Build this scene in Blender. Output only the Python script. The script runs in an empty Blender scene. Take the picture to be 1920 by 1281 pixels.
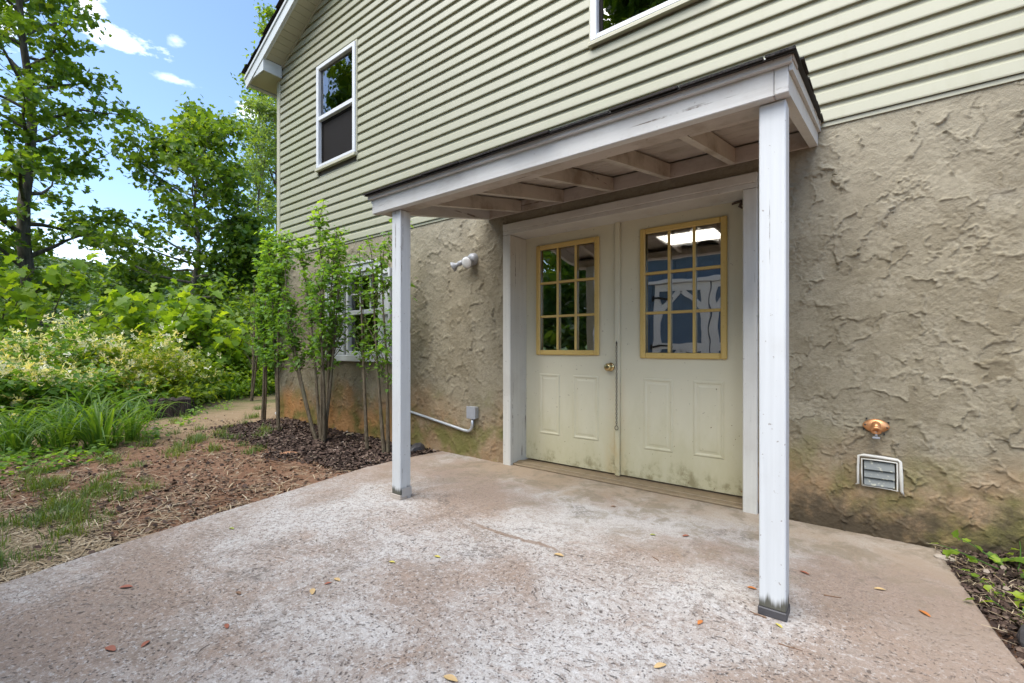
import bpy, bmesh, math, random
import numpy as np
from mathutils import Vector, Matrix
R = math.radians
random.seed(7); rng = np.random.default_rng(7)
scene = bpy.context.scene
COL = scene.collection

# ------------------------------------------------------------------ camera
F, TH, CAMH, CAMD = 862.0, math.atan(667/862.0), 1.01, 3.15     # focal length in photo pixels, yaw, height, distance from the wall
S_, C_ = math.sin(TH), math.cos(TH)
cam = bpy.data.cameras.new('camera'); camo = bpy.data.objects.new('camera', cam); COL.objects.link(camo)
camo.location = (0, -CAMD, CAMH); camo.rotation_euler = (R(90), 0, TH)
cam.sensor_width = 36; cam.lens = F/1920*36; cam.shift_y = 12.5/1920; cam.clip_start = 0.05; cam.clip_end = 3000
scene.camera = camo
# ------------------------------------------------------------------ world, sun, exposure
SUN_EL, SUN_AZ = R(54), R(192)        # azimuth from +Y, clockwise seen from above: front left of the house
w = bpy.data.worlds.new('World'); scene.world = w; w.use_nodes = True
wn = w.node_tree; wn.nodes.clear()
def wnode(t, **k):
    n = wn.nodes.new(t)
    for a, b in k.items(): setattr(n, a, b)
    return n
def wmath(op, a, b=None, c=None, clamp=False):
    if c is True: c, clamp = None, True
    n = wnode('ShaderNodeMath', operation=op, use_clamp=clamp)
    for i, v in enumerate((a, b, c)):
        if v is None: continue
        if isinstance(v, (int, float)): n.inputs[i].default_value = v
        else: wn.links.new(v, n.inputs[i])
    return n.outputs[0]
sky = wnode('ShaderNodeTexSky', sky_type='NISHITA', sun_disc=False, sun_elevation=SUN_EL, sun_rotation=SUN_AZ,
            altitude=300, air_density=1.0, dust_density=1.2, ozone_density=3.2)
tc = wnode('ShaderNodeTexCoord'); sep = wnode('ShaderNodeSeparateXYZ'); wn.links.new(tc.outputs['Generated'], sep.inputs[0])
az = wmath('ARCTAN2', sep.outputs[0], sep.outputs[1]); el = wmath('ARCSINE', sep.outputs[2])
nz = wnode('ShaderNodeTexNoise'); nz.inputs['Scale'].default_value = 22; nz.inputs['Detail'].default_value = 5; nz.inputs['Roughness'].default_value = .62
mp = wnode('ShaderNodeMapping'); mp.inputs['Scale'].default_value = (1, 1, 2.2)
wn.links.new(tc.outputs['Generated'], mp.inputs[0]); wn.links.new(mp.outputs[0], nz.inputs['Vector'])
nz2 = wnode('ShaderNodeTexNoise'); nz2.inputs['Scale'].default_value = 3.1; nz2.inputs['Detail'].default_value = 4; nz2.inputs['Roughness'].default_value = .6
mp2 = wnode('ShaderNodeMapping'); mp2.inputs['Scale'].default_value = (1, 1, 2.6); mp2.inputs['Location'].default_value = (3.3, 1.2, .4); wn.links.new(tc.outputs['Generated'], mp2.inputs[0]); wn.links.new(mp2.outputs[0], nz2.inputs['Vector'])
def px_dir(px, py):
    a = (px-960)/F; b = (653-py)/F
    x, y = -S_+a*C_, C_+a*S_
    return math.atan2(x, y), math.atan2(b, math.hypot(x, y))
clouds = [(px_dir(222, 78), .045, .017, 1.0), (px_dir(160, 0), .022, .026, 1.0), (px_dir(10, 30), .03, .03, .8), (px_dir(490, 212), .05, .016, 1.0), (px_dir(335, 152), .035, .007, .45), (px_dir(328, 76), .013, .008, .35), (px_dir(150, 480), .5, .05, .3)]
tot = wmath('MULTIPLY', wmath('SUBTRACT', nz2.outputs[0], .70), 6.0, True)       # the same fair-weather clouds all round the dome
nd = wmath('SUBTRACT', nz.outputs[0], .5)
for (a0, e0), wa, we, st in clouds:
    u = wmath('MULTIPLY', wmath('SUBTRACT', az, a0), 1/wa); v = wmath('MULTIPLY', wmath('SUBTRACT', el, e0), 1/we)
    d = wmath('SQRT', wmath('MULTIPLY_ADD', u, u, wmath('MULTIPLY', v, v)))
    d = wmath('MULTIPLY_ADD', nd, -3.0, d)
    m = wmath('MULTIPLY', wmath('MULTIPLY', wmath('SUBTRACT', 1.15, d), .75, None, True), st)
    tot = wmath('MAXIMUM', tot, m)
mixw = wnode('ShaderNodeMix', data_type='RGBA'); wn.links.new(tot, mixw.inputs[0]); wn.links.new(sky.outputs[0], mixw.inputs[6])
mixw.inputs[7].default_value = (9.5, 9.6, 10.0, 1)
bg = wnode('ShaderNodeBackground'); bg.inputs['Strength'].default_value = .105
wo = wnode('ShaderNodeOutputWorld'); wn.links.new(mixw.outputs[2], bg.inputs[0]); wn.links.new(bg.outputs[0], wo.inputs[0])
sl = bpy.data.lights.new('sun', 'SUN'); sl.energy = 2.1; sl.angle = R(60); sl.color = (1, .965, .90)
so = bpy.data.objects.new('sun', sl); COL.objects.link(so); so.location = (0, 0, 30)
sd = Vector((math.sin(SUN_AZ)*math.cos(SUN_EL), math.cos(SUN_AZ)*math.cos(SUN_EL), math.sin(SUN_EL)))
so.rotation_euler = sd.to_track_quat('Z', 'Y').to_euler()
scene.view_settings.view_transform = 'Standard'; scene.view_settings.look = 'None'
scene.view_settings.exposure = 1.74; scene.view_settings.gamma = 1.0; scene.view_settings.use_curve_mapping = False
scene.render.engine = 'CYCLES'
cy = scene.cycles; cy.max_bounces = 6; cy.diffuse_bounces = 3; cy.glossy_bounces = 3; cy.transmission_bounces = 3; cy.transparent_max_bounces = 8; cy.caustics_reflective = False; cy.caustics_refractive = False

# ------------------------------------------------------------------ helpers
def at(px, d, z=0.0):                   # photo column and depth -> ground position
    l = (px-960)/F*d
    return Vector((-S_*d+C_*l, C_*d+S_*l-CAMD, z))
def on_ground(px, py, z=0.0):
    a = (px-960)/F; b = (653-py)/F; t = (z-CAMH)/b
    return Vector(((-S_+a*C_)*t, (C_+a*S_)*t-CAMD, z))
_tab = np.random.default_rng(99).random((256, 256))
def vnoise(x, y, seed=0):
    x = np.asarray(x, float)+seed*17.3; y = np.asarray(y, float)+seed*31.7
    xi = np.floor(x).astype(int); yi = np.floor(y).astype(int); fx = x-xi; fy = y-yi
    fx = fx*fx*(3-2*fx); fy = fy*fy*(3-2*fy)
    g = lambda a, b: _tab[a & 255, b & 255]
    return (g(xi, yi)*(1-fx)+g(xi+1, yi)*fx)*(1-fy)+(g(xi, yi+1)*(1-fx)+g(xi+1, yi+1)*fx)*fy
def fbm(x, y, seed=0, o=4):
    s = 0; a = .5; t = 0
    for i in range(o): s = s+a*vnoise(x*2**i, y*2**i, seed+i); t += a; a *= .5
    return s/t
def sstep(a, b, x):
    t = np.clip((x-a)/(b-a), 0, 1); return t*t*(3-2*t)

def link(o, parent=None):
    COL.objects.link(o)
    if parent is not None: o.parent = parent
    return o
def thing(name, label, cat, loc=(0, 0, 0), group=None):
    o = bpy.data.objects.new(name, None); o.empty_display_size = .1; COL.objects.link(o); o.location = loc
    o['label'] = label; o['category'] = cat
    if group: o['group'] = group
    return o
def tag(o, label, cat, group=None):
    o['label'] = label; o['category'] = cat
    if group: o['group'] = group
    return o
def mesh_np(name, verts, faces_flat, loop_tot, mat, smooth=False, attrs=None):
    me = bpy.data.meshes.new(name); nv = len(verts)
    me.vertices.add(nv); me.vertices.foreach_set('co', np.ascontiguousarray(verts, np.float32).ravel())
    fl = np.ascontiguousarray(faces_flat, np.int32).ravel(); lt = np.ascontiguousarray(loop_tot, np.int32)
    me.loops.add(len(fl)); me.loops.foreach_set('vertex_index', fl)
    me.polygons.add(len(lt)); ls = np.concatenate(([0], np.cumsum(lt)[:-1])).astype(np.int32)
    me.polygons.foreach_set('loop_start', ls); me.polygons.foreach_set('loop_total', lt)
    if smooth: me.polygons.foreach_set('use_smooth', np.ones(len(lt), bool))
    for k, v in (attrs or {}).items():
        a = me.attributes.new(k, 'FLOAT', 'POINT'); a.data.foreach_set('value', np.ascontiguousarray(v, np.float32))
    me.update(calc_edges=True); me.materials.append(mat)
    return me
class MB:
    def __init__(s): s.v = []; s.f = []; s.sm = []
    def add(s, vs, fs, smooth=False):
        n = len(s.v); s.v += [tuple(p) for p in vs]; s.f += [tuple(i+n for i in f) for f in fs]; s.sm += [smooth]*len(fs); return s
    def box(s, x0, x1, y0, y1, z0, z1, bev=0.0):
        if bev <= 0:
            s.add([(x0, y0, z0), (x1, y0, z0), (x1, y1, z0), (x0, y1, z0), (x0, y0, z1), (x1, y0, z1), (x1, y1, z1), (x0, y1, z1)],
                  [(0, 3, 2, 1), (4, 5, 6, 7), (0, 1, 5, 4), (1, 2, 6, 5), (2, 3, 7, 6), (3, 0, 4, 7)])
        else:
            bm = bmesh.new(); bmesh.ops.create_cube(bm, size=1)
            for v in bm.verts: v.co = (x0+(v.co.x+.5)*(x1-x0), y0+(v.co.y+.5)*(y1-y0), z0+(v.co.z+.5)*(z1-z0))
            bmesh.ops.bevel(bm, geom=bm.edges[:], offset=bev, segments=1, affect='EDGES', profile=.5); s.bm(bm)
        return s
    def bm(s, b, smooth=False):
        b.verts.index_update(); s.add([v.co[:] for v in b.verts], [[v.index for v in f.verts] for f in b.faces], smooth); b.free(); return s
    def prism(s, poly, d):              # closed polygon of 3-D points swept by the vector d
        n = len(poly); d = Vector(d); p = [Vector(q) for q in poly]
        s.add(p+[q+d for q in p], [tuple(range(n))[::-1], tuple(range(n, 2*n))]+[(i, (i+1) % n, n+(i+1) % n, n+i) for i in range(n)]); return s
    def tube(s, pts, rad, seg=8, cap=True):
        pts = [Vector(p) for p in pts]; n = len(pts)
        if not hasattr(rad, '__len__'): rad = [rad]*n
        base = []; ref = None
        for i, p in enumerate(pts):
            t = (pts[min(i+1, n-1)]-pts[max(i-1, 0)]).normalized()
            if ref is None:
                ref = t.orthogonal().normalized()
            u = (ref-t*ref.dot(t)); u = u.normalized() if u.length > 1e-6 else t.orthogonal().normalized(); ref = u; v = t.cross(u)
            base += [p+(u*math.cos(2*math.pi*k/seg)+v*math.sin(2*math.pi*k/seg))*rad[i] for k in range(seg)]
        fs = [(i*seg+k, i*seg+(k+1) % seg, (i+1)*seg+(k+1) % seg, (i+1)*seg+k) for i in range(n-1) for k in range(seg)]
        nb = len(s.v); s.add(base, fs, True)
        if cap: s.f += [tuple(nb+k for k in range(seg))[::-1], tuple(nb+(n-1)*seg+k for k in range(seg))]; s.sm += [False, False]
        return s
    def lathe(s, prof, origin, axis, seg=20, smooth=True):     # prof: (distance along axis, radius)
        ax = Vector(axis).normalized(); u = ax.orthogonal().normalized(); v = ax.cross(u); o = Vector(origin)
        vs = [o+ax*h+(u*math.cos(2*math.pi*k/seg)+v*math.sin(2*math.pi*k/seg))*r for h, r in prof for k in range(seg)]
        fs = [(i*seg+k, i*seg+(k+1) % seg, (i+1)*seg+(k+1) % seg, (i+1)*seg+k) for i in range(len(prof)-1) for k in range(seg)]
        s.add(vs, fs, smooth); nb = len(s.v)-len(vs)
        s.f += [tuple(nb+k for k in range(seg))[::-1], tuple(nb+(len(prof)-1)*seg+k for k in range(seg))]; s.sm += [False, False]; return s
    def build(s, name, mat, parent=None, loc=None):
        me = bpy.data.meshes.new(name); me.from_pydata(s.v, [], s.f); me.polygons.foreach_set('use_smooth', s.sm); me.update()
        me.materials.append(mat); o = bpy.data.objects.new(name, me)
        if loc is not None: o.location = loc
        return link(o, parent)
def struct(o): o['kind'] = 'structure'; return o
def stuff(o): o['kind'] = 'stuff'; return o

# ------------------------------------------------------------------ materials
class NM:
    def __init__(s, name, rough=.6, spec=.5):
        s.m = bpy.data.materials.new(name); s.m.use_nodes = True; s.t = s.m.node_tree; s.b = s.t.nodes['Principled BSDF']
        s.b.inputs['Roughness'].default_value = rough; s.b.inputs['Specular IOR Level'].default_value = spec
        s.out = s.t.nodes['Material Output']; g = s.n('ShaderNodeNewGeometry'); s.pos = g.outputs['Position']; s.tc = s.n('ShaderNodeTexCoord')
    def n(s, t, **k):
        x = s.t.nodes.new(t)
        for a, b in k.items(): setattr(x, a, b)
        return x
    def put(s, sock, v):
        if isinstance(v, (int, float)): sock.default_value = v
        elif isinstance(v, tuple): sock.default_value = v if len(v) == 4 or sock.type == 'VECTOR' else (*v, 1)
        else: s.t.links.new(v, sock)
    def math(s, op, a, b=None, c=None, clamp=False):
        x = s.n('ShaderNodeMath', operation=op, use_clamp=clamp)
        for i, v in enumerate((a, b, c)):
            if v is not None: s.put(x.inputs[i], v)
        return x.outputs[0]
    def scale(s, vec, sc, off=(0, 0, 0)):
        x = s.n('ShaderNodeMapping'); s.put(x.inputs[0], vec); x.inputs['Scale'].default_value = sc; x.inputs['Location'].default_value = off; return x.outputs[0]
    def noise(s, vec, sc, det=4, ro=.55, dist=0):
        x = s.n('ShaderNodeTexNoise'); s.put(x.inputs['Vector'], vec); x.inputs['Scale'].default_value = sc; x.inputs['Detail'].default_value = det
        x.inputs['Roughness'].default_value = ro; x.inputs['Distortion'].default_value = dist; return x.outputs[0]
    def voro(s, vec, sc, feat='F1', out='Distance', rnd=1):
        x = s.n('ShaderNodeTexVoronoi', feature=feat); s.put(x.inputs['Vector'], vec); x.inputs['Scale'].default_value = sc; x.inputs['Randomness'].default_value = rnd; return x.outputs[out]
    def rng(s, v, a, b, c=0., d=1.):
        x = s.n('ShaderNodeMapRange', interpolation_type='SMOOTHSTEP'); s.put(x.inputs[0], v)
        for i, k in enumerate((a, b, c, d)): x.inputs[i+1].default_value = k
        return x.outputs[0]
    def mix(s, f, a, b, mode='MIX'):
        x = s.n('ShaderNodeMix', data_type='RGBA', blend_type=mode); s.put(x.inputs[0], f); s.put(x.inputs[6], a); s.put(x.inputs[7], b); return x.outputs[2]
    def ramp(s, f, stops):
        x = s.n('ShaderNodeValToRGB'); s.put(x.inputs[0], f); e = x.color_ramp.elements
        while len(e) < len(stops): e.new(.5)
        for i, (p, c) in enumerate(stops): e[i].position = p; e[i].color = (*c, 1)
        return x.outputs[0]
    def attr(s, name): x = s.n('ShaderNodeAttribute', attribute_name=name); return x.outputs['Fac']
    def orand(s): return s.n('ShaderNodeObjectInfo').outputs['Random']
    def sep(s, v): x = s.n('ShaderNodeSeparateXYZ'); s.put(x.inputs[0], v); return x.outputs
    def bump(s, h, st=.3, dist=.01):
        x = s.n('ShaderNodeBump'); x.inputs['Strength'].default_value = st; x.inputs['Distance'].default_value = dist; s.put(x.inputs['Height'], h)
        s.t.links.new(x.outputs[0], s.b.inputs['Normal']); return x.outputs[0]
    def base(s, c): s.put(s.b.inputs['Base Color'], c); return s

def m_plain(name, c, rough=.5, metal=0, var=.12, sc=30):
    k = NM(name, rough); k.b.inputs['Metallic'].default_value = metal
    f = k.noise(k.pos, sc, 4); k.base(k.mix(f, tuple(x*(1-var) for x in c), tuple(min(1, x*(1+var)) for x in c)))
    k.bump(k.noise(k.pos, sc*8, 3), .08, .002); return k.m
def m_wood_white(name, axis, grime=.25, base=(.57, .56, .53), foot=False):
    k = NM(name, .62)
    sc = [60, 60, 60]; sc[axis] = 2.0
    off = k.n('ShaderNodeVectorMath', operation='ADD'); k.put(off.inputs[0], k.pos)
    cmb = k.n('ShaderNodeCombineXYZ'); r = k.orand(); k.put(cmb.inputs[0], k.math('MULTIPLY', r, 3.)); k.put(cmb.inputs[2], k.math('MULTIPLY', r, 5.)); k.t.links.new(cmb.outputs[0], off.inputs[1]); v = off.outputs[0]
    g = k.noise(k.scale(v, tuple(sc)), 1.0, 5, .6)
    big = k.noise(v, 3.2, 5, .65); mid = k.noise(v, 14, 4, .6)
    c = k.mix(k.rng(g, .3, .7), tuple(x*.93 for x in base), base)
    c = k.mix(k.math('MULTIPLY', k.rng(big, .45, .75), grime, clamp=True), c, (.27, .22, .165))
    sc2 = [38, 38, 38]; sc2[axis] = 1.1
    cr = k.rng(k.noise(k.scale(v, tuple(sc2)), 1.0, 2, .5), .655, .70)
    cr = k.math('MULTIPLY', cr, k.rng(mid, .42, .6))
    c = k.mix(k.math('MULTIPLY', cr, .8), c, (.12, .085, .06))
    spot = k.math('MULTIPLY', k.rng(k.noise(v, 55, 2, .5), .7, .76), .6); c = k.mix(spot, c, (.16, .11, .07))
    if foot:
        z = k.sep(k.pos)[2]
        m = k.rng(k.math('ADD', z, k.math('MULTIPLY', k.math('SUBTRACT', g, .5), .10)), .085, .05)
        c = k.mix(k.math('MULTIPLY', m, .93), c, (.05, .045, .025))
    k.base(c); k.bump(k.math('SUBTRACT', g, k.math('MULTIPLY', cr, 1.5)), .35, .003); return k.m
M = {}
def mats():
    # vinyl siding
    k = NM('vinyl_siding', .42, .4)
    st = k.noise(k.scale(k.pos, (1.2, 1.2, .35)), 1.0, 5, .6); fine = k.noise(k.scale(k.pos, (14, 14, 1.6)), 1.0, 4, .6)
    c = k.mix(st, (.31, .302, .215), (.36, .352, .262)); c = k.mix(k.math('MULTIPLY', k.rng(fine, .5, .75), .35), c, (.28, .275, .18))
    xx = k.sep(k.pos)[0]
    alg = k.math('MULTIPLY', k.rng(xx, -3.5, -6.4), k.rng(st, .35, .65)); c = k.mix(k.math('MULTIPLY', alg, .45), c, (.28, .30, .16))
    c = k.mix(k.math('MULTIPLY', k.orand(), .10), c, (.46, .455, .37)); k.base(c); k.bump(k.noise(k.scale(k.pos, (3, 40, 40)), 1, 3), .06, .002); M['siding'] = k.m
    # stucco
    k = NM('stucco', .92, .15); z = k.sep(k.pos)[2]; x = k.sep(k.pos)[0]
    tone = k.attr('tone'); big = k.noise(k.pos, 1.3, 6, .65); mid = k.noise(k.pos, 5, 6, .7); fine = k.noise(k.pos, 46, 5, .75); grit = k.noise(k.pos, 210, 3, .7)
    c = k.mix(tone, (.185, .153, .098), (.345, .308, .225)); c = k.mix(k.rng(big, .3, .72), k.mix(.5, c, (.22, .19, .13)), c)
    c = k.mix(k.math('MULTIPLY', k.rng(fine, .4, .72), .62), c, (.155, .128, .085)); c = k.mix(k.math('MULTIPLY', k.rng(mid, .55, .8), .35), c, (.40, .375, .31))
    up = k.math('MULTIPLY', k.rng(z, 1.2, 2.2), .3); c = k.mix(up, c, (.36, .33, .26))
    zz = k.math('ADD', z, k.math('MULTIPLY', k.math('SUBTRACT', big, .5), 1.1))
    clay = k.math('MULTIPLY', k.rng(zz, .62, .15), k.math('ADD', k.rng(x, -3.2, -4.6, .35, .95), k.math('MULTIPLY', k.rng(mid, .45, .7), .25))); c = k.mix(k.math('MULTIPLY', clay, .95, clamp=True), c, (.36, .185, .07))
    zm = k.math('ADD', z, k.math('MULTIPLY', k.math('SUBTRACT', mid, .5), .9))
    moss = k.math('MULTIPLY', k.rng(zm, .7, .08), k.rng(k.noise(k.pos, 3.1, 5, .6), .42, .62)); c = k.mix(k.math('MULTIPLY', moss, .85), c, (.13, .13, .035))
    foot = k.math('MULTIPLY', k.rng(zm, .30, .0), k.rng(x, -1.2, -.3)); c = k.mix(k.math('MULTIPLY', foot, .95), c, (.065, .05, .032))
    k.base(c); k.bump(k.math('ADD', k.math('MULTIPLY', k.math('MULTIPLY', fine, k.rng(mid, .35, .65, .35, 1.6)), .8), k.math('MULTIPLY', grit, .4)), .9, .008); M['stucco'] = k.m
    # painted wood
    M['white_x'] = m_wood_white('white_paint_beam', 0, .32); M['white_z'] = m_wood_white('white_paint_post', 2, .12, (.56, .575, .575), True)
    M['frame_z'] = m_wood_white('white_paint_jamb', 2, .22, (.58, .56, .50)); M['frame_x'] = m_wood_white('white_paint_header', 0, .3, (.58, .56, .51))
    M['old_y'] = m_wood_white('weathered_rafter', 1, 1.2, (.50, .45, .385)); M['old_x'] = m_wood_white('weathered_plank', 0, 1.1, (.46, .40, .345))
    M['white_y'] = m_wood_white('white_paint_side', 1, .2)
    M['vinyl_white'] = m_plain('white_vinyl', (.60, .61, .62), .35, var=.04); M['fascia'] = m_plain('fascia_metal', (.50, .53, .53), .45, var=.08)
    k = NM('soffit_vinyl', .5); c = k.mix(k.noise(k.scale(k.pos, (4, 4, 4)), 1, 4), (.36, .345, .25), (.42, .405, .30)); k.base(c); M['soffit'] = k.m
    k = NM('asphalt_shingle', .95, .1); c = k.mix(k.rng(k.noise(k.pos, 160, 2), .35, .65), (.012, .012, .013), (.055, .052, .05)); k.base(k.mix(k.math('MULTIPLY', k.orand(), .4), c, (.05, .042, .036))); k.bump(k.noise(k.pos, 220, 2), .6, .004); M['shingle'] = k.m
    # doors
    k = NM('door_paint', .45, .4); z = k.sep(k.pos)[2]; x = k.sep(k.pos)[0]; big = k.noise(k.pos, 2.2, 5, .6); mid = k.noise(k.scale(k.pos, (9, 9, 4)), 1, 5, .65); sm = k.noise(k.pos, 40, 3, .5)
    c = k.mix(big, (.56, .52, .375), (.62, .58, .435))
    low = k.math('MULTIPLY', k.rng(k.math('ADD', z, k.math('MULTIPLY', k.math('SUBTRACT', mid, .5), .75)),   .72, .0), .5); c = k.mix(low, c, (.38, .345, .165))
    dirt = k.math('MULTIPLY', k.rng(k.math('ADD', z, k.math('MULTIPLY', k.math('SUBTRACT', mid, .5), .6)), .17, .0), k.rng(k.noise(k.pos, 13, 5, .7), .42, .62)); c = k.mix(k.math('MULTIPLY', dirt, .75), c, (.19, .155, .07))
    edge = k.math('MULTIPLY', k.math('MULTIPLY', k.rng(k.math('ABSOLUTE', k.math('ADD', x, 1.56)), .13, .0), k.rng(z, 1.0, .2)), k.rng(mid, .3, .7)); c = k.mix(k.math('MULTIPLY', edge, .75), c, (.42, .27, .09))
    sp = k.rng(k.noise(k.pos, 58, 2, .5), .735, .76); c = k.mix(k.math('MULTIPLY', sp, .8), c, (.12, .07, .035))
    rust = k.math('MULTIPLY', k.rng(sm, .68, .74), k.rng(z, .1, .03)); c = k.mix(rust, c, (.25, .075, .015))
    k.base(c); k.bump(k.noise(k.scale(k.pos, (90, 90, 8)), 1, 3), .05, .002); M['door'] = k.m
    k = NM('yellow_plastic', .4); c = k.mix(k.noise(k.pos, 9, 4), (.53, .36, .10), (.60, .43, .15)); k.base(k.mix(k.math('MULTIPLY', k.rng(k.noise(k.pos, 60, 3), .62, .7), .35), c, (.32, .19, .06))); M['yellow'] = k.m
    def glass(name, refl, tint, wav):
        k = NM(name); g = k.n('ShaderNodeBsdfGlossy'); g.inputs['Roughness'].default_value = .01; tr = k.n('ShaderNodeBsdfTransparent'); tr.inputs[0].default_value = (*tint, 1)
        b = k.n('ShaderNodeBump'); b.inputs['Strength'].default_value = wav; b.inputs['Distance'].default_value = .01; k.put(b.inputs['Height'], k.noise(k.pos, 5.5, 1, .4)); k.t.links.new(b.outputs[0], g.inputs['Normal'])
        fr = k.n('ShaderNodeFresnel'); fr.inputs[0].default_value = 1.5
        f = k.math('ADD', k.math('MULTIPLY', fr.outputs[0], 1.6), refl, clamp=True)
        mx = k.n('ShaderNodeMixShader'); k.put(mx.inputs[0], f); k.t.links.new(tr.outputs[0], mx.inputs[1]); k.t.links.new(g.outputs[0], mx.inputs[2]); k.t.links.new(mx.outputs[0], k.out.inputs[0]); return k.m
    M['glass'] = glass('door_glass', .42, (.75, .77, .76), .10); M['glass_up'] = glass('window_glass', .16, (.5, .52, .5), .16)
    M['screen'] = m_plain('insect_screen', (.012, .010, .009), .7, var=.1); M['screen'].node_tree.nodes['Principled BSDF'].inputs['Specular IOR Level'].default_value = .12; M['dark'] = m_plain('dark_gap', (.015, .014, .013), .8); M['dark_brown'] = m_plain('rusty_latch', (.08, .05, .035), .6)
    M['room'] = m_plain('room_paint', (.16, .15, .14), .8); M['brass'] = m_plain('brass', (.55, .42, .20), .25, 1.0); M['chain'] = m_plain('chain_steel', (.10, .085, .07), .5, .6)
    M['galv'] = m_plain('galvanised', (.50, .52, .54), .38, .6, sc=20); M['grey_metal'] = m_plain('grey_enamel', (.30, .31, .33), .4, .1); M['lamp_white'] = m_plain('lamp_lens', (.72, .73, .73), .25)
    k = NM('copper_old', .4); k.b.inputs['Metallic'].default_value = .75; k.base(k.mix(k.noise(k.pos, 60, 4), (.55, .24, .10), (.68, .36, .17))); M['copper'] = k.m
    k = NM('vent_slat', .55); k.base(k.mix(k.rng(k.noise(k.pos, 42, 4, .6), .55, .66), (.13, .14, .13), (.36, .35, .26))); M['vent'] = k.m
    M['caulk'] = m_plain('caulk', (.55, .53, .47), .6, sc=50); M['sill'] = m_plain('door_sill', (.23, .17, .10), .6, .0, .35, 18)
    # concrete slab
    k = NM('concrete', .82, .3); p = k.pos; x, y, z = k.sep(p)[:3]
    warp = k.n('ShaderNodeVectorMath', operation='ADD'); k.put(warp.inputs[0], p); nn = k.n('ShaderNodeTexNoise'); nn.inputs['Scale'].default_value = 2.2; nn.inputs['Detail'].default_value = 4; k.put(nn.inputs['Vector'], p)
    sc_ = k.n('ShaderNodeVectorMath', operation='SCALE'); k.t.links.new(nn.outputs['Color'], sc_.inputs[0]); sc_.inputs['Scale'].default_value = .5; k.t.links.new(sc_.outputs[0], warp.inputs[1]); wv = warp.outputs[0]
    n1 = k.noise(wv, 1.15, 6, .62); n2 = k.noise(k.scale(wv, (1, 1, 1), (5, 3, 0)), 2.6, 6, .68); n3 = k.noise(k.scale(wv, (1, 1, 1), (1, 9, 2)), 6, 6, .7); fine = k.noise(p, 38, 6, .78); grit = k.noise(p, 130, 4, .75)
    c = k.mix(k.rng(n1, .36, .58), (.51, .485, .455), (.315, .238, .185))
    c = k.mix(k.math('MULTIPLY', k.rng(n2, .50, .68), .7), c, (.27, .225, .185)); c = k.mix(k.math('MULTIPLY', k.rng(n3, .54, .72), .45), c, (.36, .24, .165))
    mot = k.noise(p, 26, 8, .88); mot2 = k.noise(k.scale(p, (1, 1, 1), (7, 1, 3)), 52, 6, .85); near = k.rng(y, -.5, -1.4, .35, 1.0)
    c = k.mix(k.math('MULTIPLY', k.math('MULTIPLY', k.rng(mot, .48, .57), near), .68), c, (.20, .15, .118))
    c = k.mix(k.math('MULTIPLY', k.math('MULTIPLY', k.rng(mot2, .52, .60), k.rng(n1, .70, .42, .3, 1.)), k.math('MULTIPLY', near, .85)), c, (.60, .58, .555))
    dk = k.math('MULTIPLY', k.rng(k.noise(k.scale(wv, (1, 1, 1), (11, 4, 0)), 3.3, 6, .7), .55, .70), k.rng(mot, .42, .56)); c = k.mix(k.math('MULTIPLY', dk, .75), c, (.12, .105, .09))
    vd = k.n('ShaderNodeTexVoronoi'); vd.inputs['Scale'].default_value = 88; k.put(vd.inputs['Vector'], wv); vc = k.sep(vd.outputs['Color'])[0]
    spk = k.math('MULTIPLY', k.math('MULTIPLY', k.rng(vd.outputs['Distance'], .55, .25), k.rng(vc, .66, .8)), k.math('MULTIPLY', near, k.rng(mot2, .60, .45)))
    c = k.mix(k.math('MULTIPLY', spk, .8), c, (.075, .062, .055))
    c = k.mix(k.math('MULTIPLY', k.rng(grit, .5, .66), .6), c, (.15, .12, .10))
    # smoother tan cement under the canopy, clay washed along the wall and the slab edge
    tan = k.math('MULTIPLY', k.rng(k.math('ADD', y, k.math('MULTIPLY', k.math('SUBTRACT', n2, .5), .9)), -.62, -.1), k.rng(k.math('ADD', x, k.math('MULTIPLY', n1, .5)), -3.0, -1.9)); c = k.mix(k.math('MULTIPLY', tan, .62), c, (.40, .30, .19))
    mld = k.math('MULTIPLY', k.rng(y, -1.15, -.5), k.rng(n3, .48, .62)); c = k.mix(k.math('MULTIPLY', mld, .5), c, (.19, .165, .11))
    cor = k.math('MULTIPLY', k.rng(x, -2.6, -3.3), k.rng(n2, .3, .6)); c = k.mix(k.math('MULTIPLY', cor, .55), c, (.28, .205, .155))
    rt = k.math('MULTIPLY', k.rng(x, -.25, .35), k.rng(n2, .35, .6)); c = k.mix(k.math('MULTIPLY', rt, .55), c, (.31, .235, .18))
    # one long brown smear left by a dragged foot mat
    u = k.math('DIVIDE', k.math('ADD', k.math('ADD', x, 1.52), k.math('MULTIPLY', k.math('SUBTRACT', n3, .5), .2)), .36); v = k.math('DIVIDE', k.math('ADD', k.math('ADD', y, 1.19), k.math('MULTIPLY', k.math('SUBTRACT', n2, .5), .16)), .016)
    sm = k.rng(k.math('ADD', k.math('MULTIPLY', u, u), k.math('MULTIPLY', v, v)), 1.0, .5); c = k.mix(k.math('MULTIPLY', sm, .7), c, (.21, .135, .085))
    k.base(c); hh = k.math('ADD', k.math('MULTIPLY', fine, .7), k.math('SUBTRACT', k.math('MULTIPLY', grit, .5), k.math('MULTIPLY', spk, .5))); k.bump(hh, .8, .008); M['concrete'] = k.m
    # ground
    k = NM('soil', .95, .1); p = k.pos; x, y, z = k.sep(p)[:3]; n1 = k.noise(p, 1.4, 6, .65); n2 = k.noise(p, 7, 6, .7); n3 = k.noise(p, 60, 5, .75)
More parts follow.
